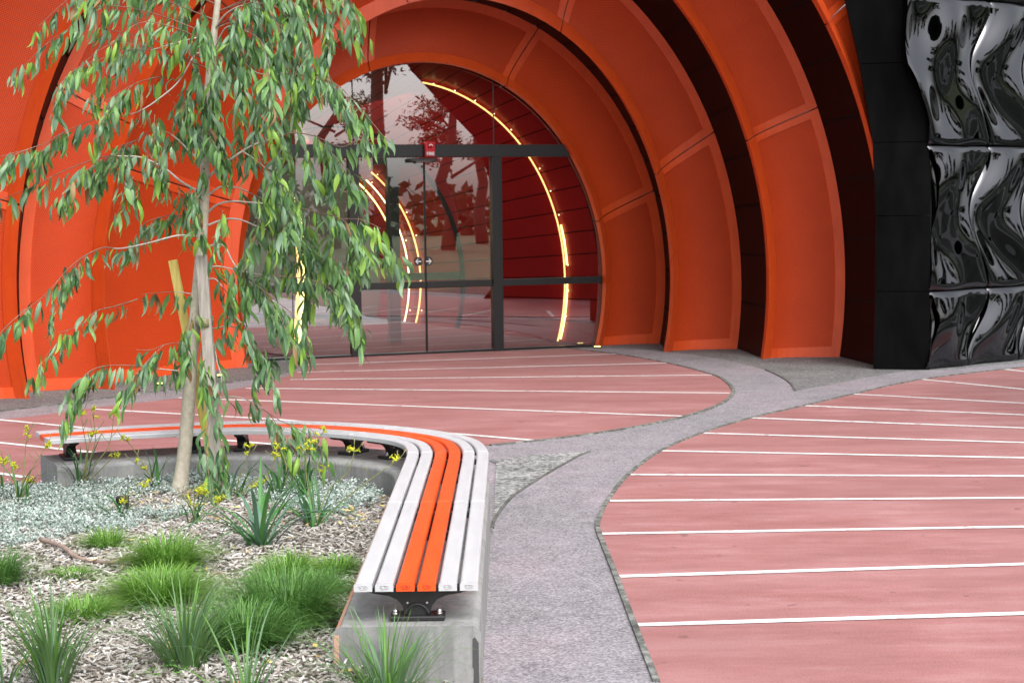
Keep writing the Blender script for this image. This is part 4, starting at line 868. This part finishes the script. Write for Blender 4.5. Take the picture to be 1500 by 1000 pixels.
for x, y, _ in SP+[(a+random.uniform(-22, 22), c_+random.uniform(-22, 22), 'd') for a, c_, _ in SP if a > 325 and c_ < 420][::6]:
    dy = random.uniform(-.4, -.06) if 285 < x < 320 else random.uniform(-.5, .3); p = at(x+random.uniform(-8, 8), y-22, TY+dy); ln = random.uniform(.18, .34); sx = random.uniform(-.12, .12)
    twig([p, p+Vector((sx*.5, random.uniform(-.05, .05), -ln*.4)), p+Vector((sx, random.uniform(-.08, .08), -ln))], .0022, .0012, (0, 1), .020, .16, per=1.8, droop=.15)
# leaf shapes
def leaf_arrays(kind):
    seg = 6; V = []; bend = (.45, -.5, .15, .7)[kind]; wd = (.09, .104, .122, .078)[kind]; cv = (.10, .14, .06, .2)[kind]
    for k in range(seg+1):
        t = k/seg; ww = wd*(math.sin(PI*min(1, t*.97+.03)**.78))**.75 if 0 < t < 1 else .004; x0 = bend*.35*math.sin(t*PI*.9)*t; y0 = cv*math.sin(PI*t)
        V += [(x0-ww, y0-ww*.25, t), (x0, y0+ww*.12, t), (x0+ww, y0-ww*.25, t)]
    Q = []
    for k in range(seg): a = 3*k; Q += [(a, a+1, a+4, a+3), (a+1, a+2, a+5, a+4)]
    return np.array(V), np.array(Q)
LA = [leaf_arrays(k) for k in range(4)]; LM = {}
def leaf_data(kind, mi):
    if (kind, mi) not in LM:
        me = bpy.data.meshes.new('gum_leaf'); V, Q = LA[kind]; me.from_pydata(V.tolist(), [], Q.tolist()); me.materials.append(m_leaf[mi]); me.polygons.foreach_set('use_smooth', [True]*len(me.polygons)); me.update(); LM[(kind, mi)] = me
    return LM[(kind, mi)]
def facing(L3): M = L3[0]; return abs((M.to_3x3() @ Vector((0, 1, 0))).normalized().y)*M.to_scale().z/M.translation.y*(1 if M.translation.z < 3.05 else .1)
LEAVES.sort(key=facing, reverse=True); tloc = Vector(tree.location)
for M, kd, mi in LEAVES[:300]:
    o = bpy.data.objects.new('leaf', leaf_data(kd, mi)); C.objects.link(o); o.parent = tree; o.matrix_local = Matrix.Translation(-tloc) @ M
V = []; Q = []; MI = []; off = 0
for M, kd, mi in LEAVES[300:]:
    v, q = LA[kd]; A_ = np.array(M); V.append(v @ A_[:3, :3].T + A_[:3, 3] - np.array(tloc)); Q.append(q+off); MI += [mi]*len(q); off += len(v)
tag(fast_mesh('foliage', np.concatenate(V), np.concatenate(Q), m_leaf, np.array(MI), tree), kind='stuff')
print('leaves', len(LEAVES))
# stakes and tie
def stake(a, c, Ya, Yc, wd, dp, m, label):
    A_, B_ = at(*a, Ya), at(*c, Yc); t = (B_-A_).normalized(); sx = Vector((1, 0, 0)); sx = (sx-t*sx.dot(t)).normalized(); sy = t.cross(sx)
    b = MB(); vs = [P+sx*(x*wd/2)+sy*(y*dp/2) for P in (A_, B_) for x, y in ((-1, -1), (1, -1), (1, 1), (-1, 1))]
    b.add(vs, [(3, 2, 1, 0), (4, 5, 6, 7), (0, 1, 5, 4), (1, 2, 6, 5), (2, 3, 7, 6), (3, 0, 4, 7)]); return tag(b.build('tree_stake', m, bevel=.003), label, 'stake')
stake((321, 735), (295, 374), 9.80, 9.88, .064, .04, m_stakeg, 'weathered grey timber stake in front of the gum trunk')
stake((322, 735), (253, 381), 10.12, 10.12, .050, .035, m_stakey, 'leaning yellow pine stake behind the gum trunk')
b = MB(); cA = at(301, 471, 9.86); pts = []
for k in range(17):
    a = 2*PI*k/16; pts.append(cA+Vector((.052*math.cos(a)-.012, .075*math.sin(a)+.03, .006*math.sin(2*a))))
vs = [p+Vector((0, 0, dz)) for p in pts for dz in (-.024, .024)]; b.add(vs, [(2*k, 2*k+2, 2*k+3, 2*k+1) for k in range(16)], sm=True)
o = b.build('tree_tie', m_hess); so = o.modifiers.new('s', 'SOLIDIFY'); so.thickness = .006; tag(o, 'olive hessian tie looped round the trunk and grey stake', 'tie')

# ------------------------------------------------------------------ what the glass and the gloss panels mirror: trees, lawn and a fence across the forecourt
b = MB(); b.add([(-60, -150, .003), (160, -150, .003), (160, -14, .003), (-60, -14, .003)], [(0, 1, 2, 3)]); b.add([(7.6, -14, .003), (160, -14, .003), (160, 9, .003), (7.6, 9, .003)], [(0, 1, 2, 3)]); tag(b.build('lawn', m_lawn), 'green lawn across the forecourt, mirrored in the glass', kind='structure')
b = MB(); b.add([(7.6, 9, .003), (160, 9, .003), (160, 60, .003), (7.6, 60, .003)], [(0, 1, 2, 3)]); tag(b.build('lawn', m_darkbed), 'dark planted ground beside the forecourt, mirrored in the black panels', kind='structure')
for (cx, cy, r_, w_) in ((15, 15, 4.2, 1.0), (24, 12, 6, 1.4), (12.5, 21, 3, .9), (30, 22, 7, 1.6)):
    ribbon('footpath', [(cx+r_*1.35*math.cos(2*PI*k/48), cy+r_*math.sin(2*PI*k/48)) for k in range(49)], w_, .004, .02, m_pathfar, 'pale looping footpath beside the forecourt, mirrored in the black panels')
def mirror(p, O, nrm): return p - nrm*(2*(p-O).dot(nrm))
def far_tree(x, y, h, cr, label, seed, sparse=False):
    r_ = random.Random(seed); root = empty('tall_tree', (x, y, 0), label, 'tree', 'tall trees across the forecourt')
    b = MB(); tp = [Vector((x+r_.gauss(0, .12)*k, y+r_.gauss(0, .12)*k, h*k/6)) for k in range(7)]; b.tube(tp, [.30*(1-k/8) for k in range(7)], 8)
    V = []; D = []; NNn = []
    for k in range(11 if sparse else 34):
        t = r_.uniform(.32, .98); p = tp[0].lerp(tp[6], t); a = r_.uniform(0, 6.28); ln = cr*(1.15-t*.75)*r_.uniform(.6, 1.1); q_ = p+Vector((math.cos(a)*ln, math.sin(a)*ln, ln*r_.uniform(.1, .6)))
        b.tube([p, p.lerp(q_, .5)+Vector((0, 0, .1)), q_], [.09*(1-t*.6), .05, .02], 5)
        for c in range(3):
            cc_ = p.lerp(q_, r_.uniform(.6, 1.1)); rr = r_.uniform(.5, 1.0)*cr*.22
            for z in range(110 if sparse else 70):
                o_ = Vector((r_.gauss(0, 1), r_.gauss(0, 1), r_.gauss(0, .6)))*rr*.55; V.append(cc_+o_); D.append((r_.gauss(0, 1), r_.gauss(0, 1), r_.gauss(-.2, .6))); NNn.append((r_.gauss(0, 1), r_.gauss(0, 1), r_.gauss(0, 1)))
    b.build('trunk', m_farbark, root)
    V = np.array(V); D = np.array(D); D /= np.linalg.norm(D, axis=1)[:, None]; NNn = np.array(NNn); m_ = len(V)
    o = leaf_cloud('crown', V-np.array((x, y, 0)), np.full(m_, .24 if sparse else .42), np.full(m_, .07 if sparse else .20), D, NNn, m_farleaf, None); del o['kind']; o.parent = root
gO = G(.9, 0)
def vmir(px_, py_, D_): v = at(px_, py_, D_); return mirror(v, gO, gn)
wg = empty('building_wing', vmir(800, 420, 33), 'dark leaning wing of the same building beside the forecourt, mirrored in the glass', 'building')
ol = [(560, 40), (603, 105), (650, 155), (698, 205), (716, 260), (724, 330), (722, 420), (708, 500)]
for k in range(len(ol)-1):
    b = MB(); q_ = [vmir(*ol[k], 33), vmir(*ol[k+1], 33), vmir(912, ol[k+1][1], 32.4), vmir(912, ol[k][1], 32.4)]
    for v in q_: v.z = max(v.z, 0)
    o_ = Vector((1.2, -.3, 0)); b.add(q_+[v+o_ for v in q_], [(0, 1, 2, 3), (7, 6, 5, 4), (0, 4, 5, 1), (3, 2, 6, 7), (0, 3, 7, 4), (1, 5, 6, 2)]); b.build('wing_panel', m_plainblack, wg)
ft = [(562, 58, 15, 3.8, True), (655, 66, 8, 2.8, True), (488, 70, 9, 3.2, True), (706, 75, 8, 3, True), (425, 62, 12, 3.6, True)]
for k, (pxx, D_, h, cr, sp_) in enumerate(ft):
    v = at(pxx, 300, D_); v.z = 0; q_ = mirror(v, gO, gn); far_tree(q_.x, q_.y, h, cr, ['tallest open crowned tree across the forecourt, its trunk mirrored above the door header', 'low tree mirrored in the glass above the right sliding door', 'low tree mirrored in the glass left of the tallest trunk', 'low tree mirrored nearest the leaning dark wing in the glass', 'tall tree mirrored in the glass behind the hanging gum leaves'][k], 100+k, sp_)
for k, (x, y, h, cr) in enumerate([(38, 2, 9, 3.2), (44, 12, 12, 3.8), (36, 22, 8, 3), (50, -8, 13, 4.2), (-8, -42, 13, 4), (58, 28, 12, 4)]):
    far_tree(x, y, h, cr, ['slender dark tree mirrored highest in the black panels', 'broad dark tree mirrored beside the pale footpath in the black panels', 'short dark tree mirrored near the footpath loop in the black panels', 'tall dark tree mirrored far across the lawn in the black panels', 'dark tree standing far across the lawn beyond the wing', 'wide dark tree mirrored behind the planted ground in the black panels', 'dark tree beyond the planted ground'][k], 200+k)
hd = MB()
V = []; D = []; NNn = []
for k in range(9000):
    a = random.uniform(-.2, 2.75); r_ = 62+random.uniform(-2, 2); V.append((r_*math.cos(a-1.9), 6+r_*math.sin(a-1.9), random.uniform(0, 1)**1.2*(2.4+.8*math.sin(a*14)))); D.append((random.gauss(0, 1), random.gauss(0, 1), random.gauss(0, .8))); NNn.append((random.gauss(0, 1), random.gauss(0, 1), random.gauss(0, 1)))
D = np.array(D); D /= np.linalg.norm(D, axis=1)[:, None]; m_ = len(V)
leaf_cloud('undergrowth', np.array(V), np.full(m_, .9), np.full(m_, .5), D, np.array(NNn), m_farleaf, 'far dark undergrowth beyond the lawn')
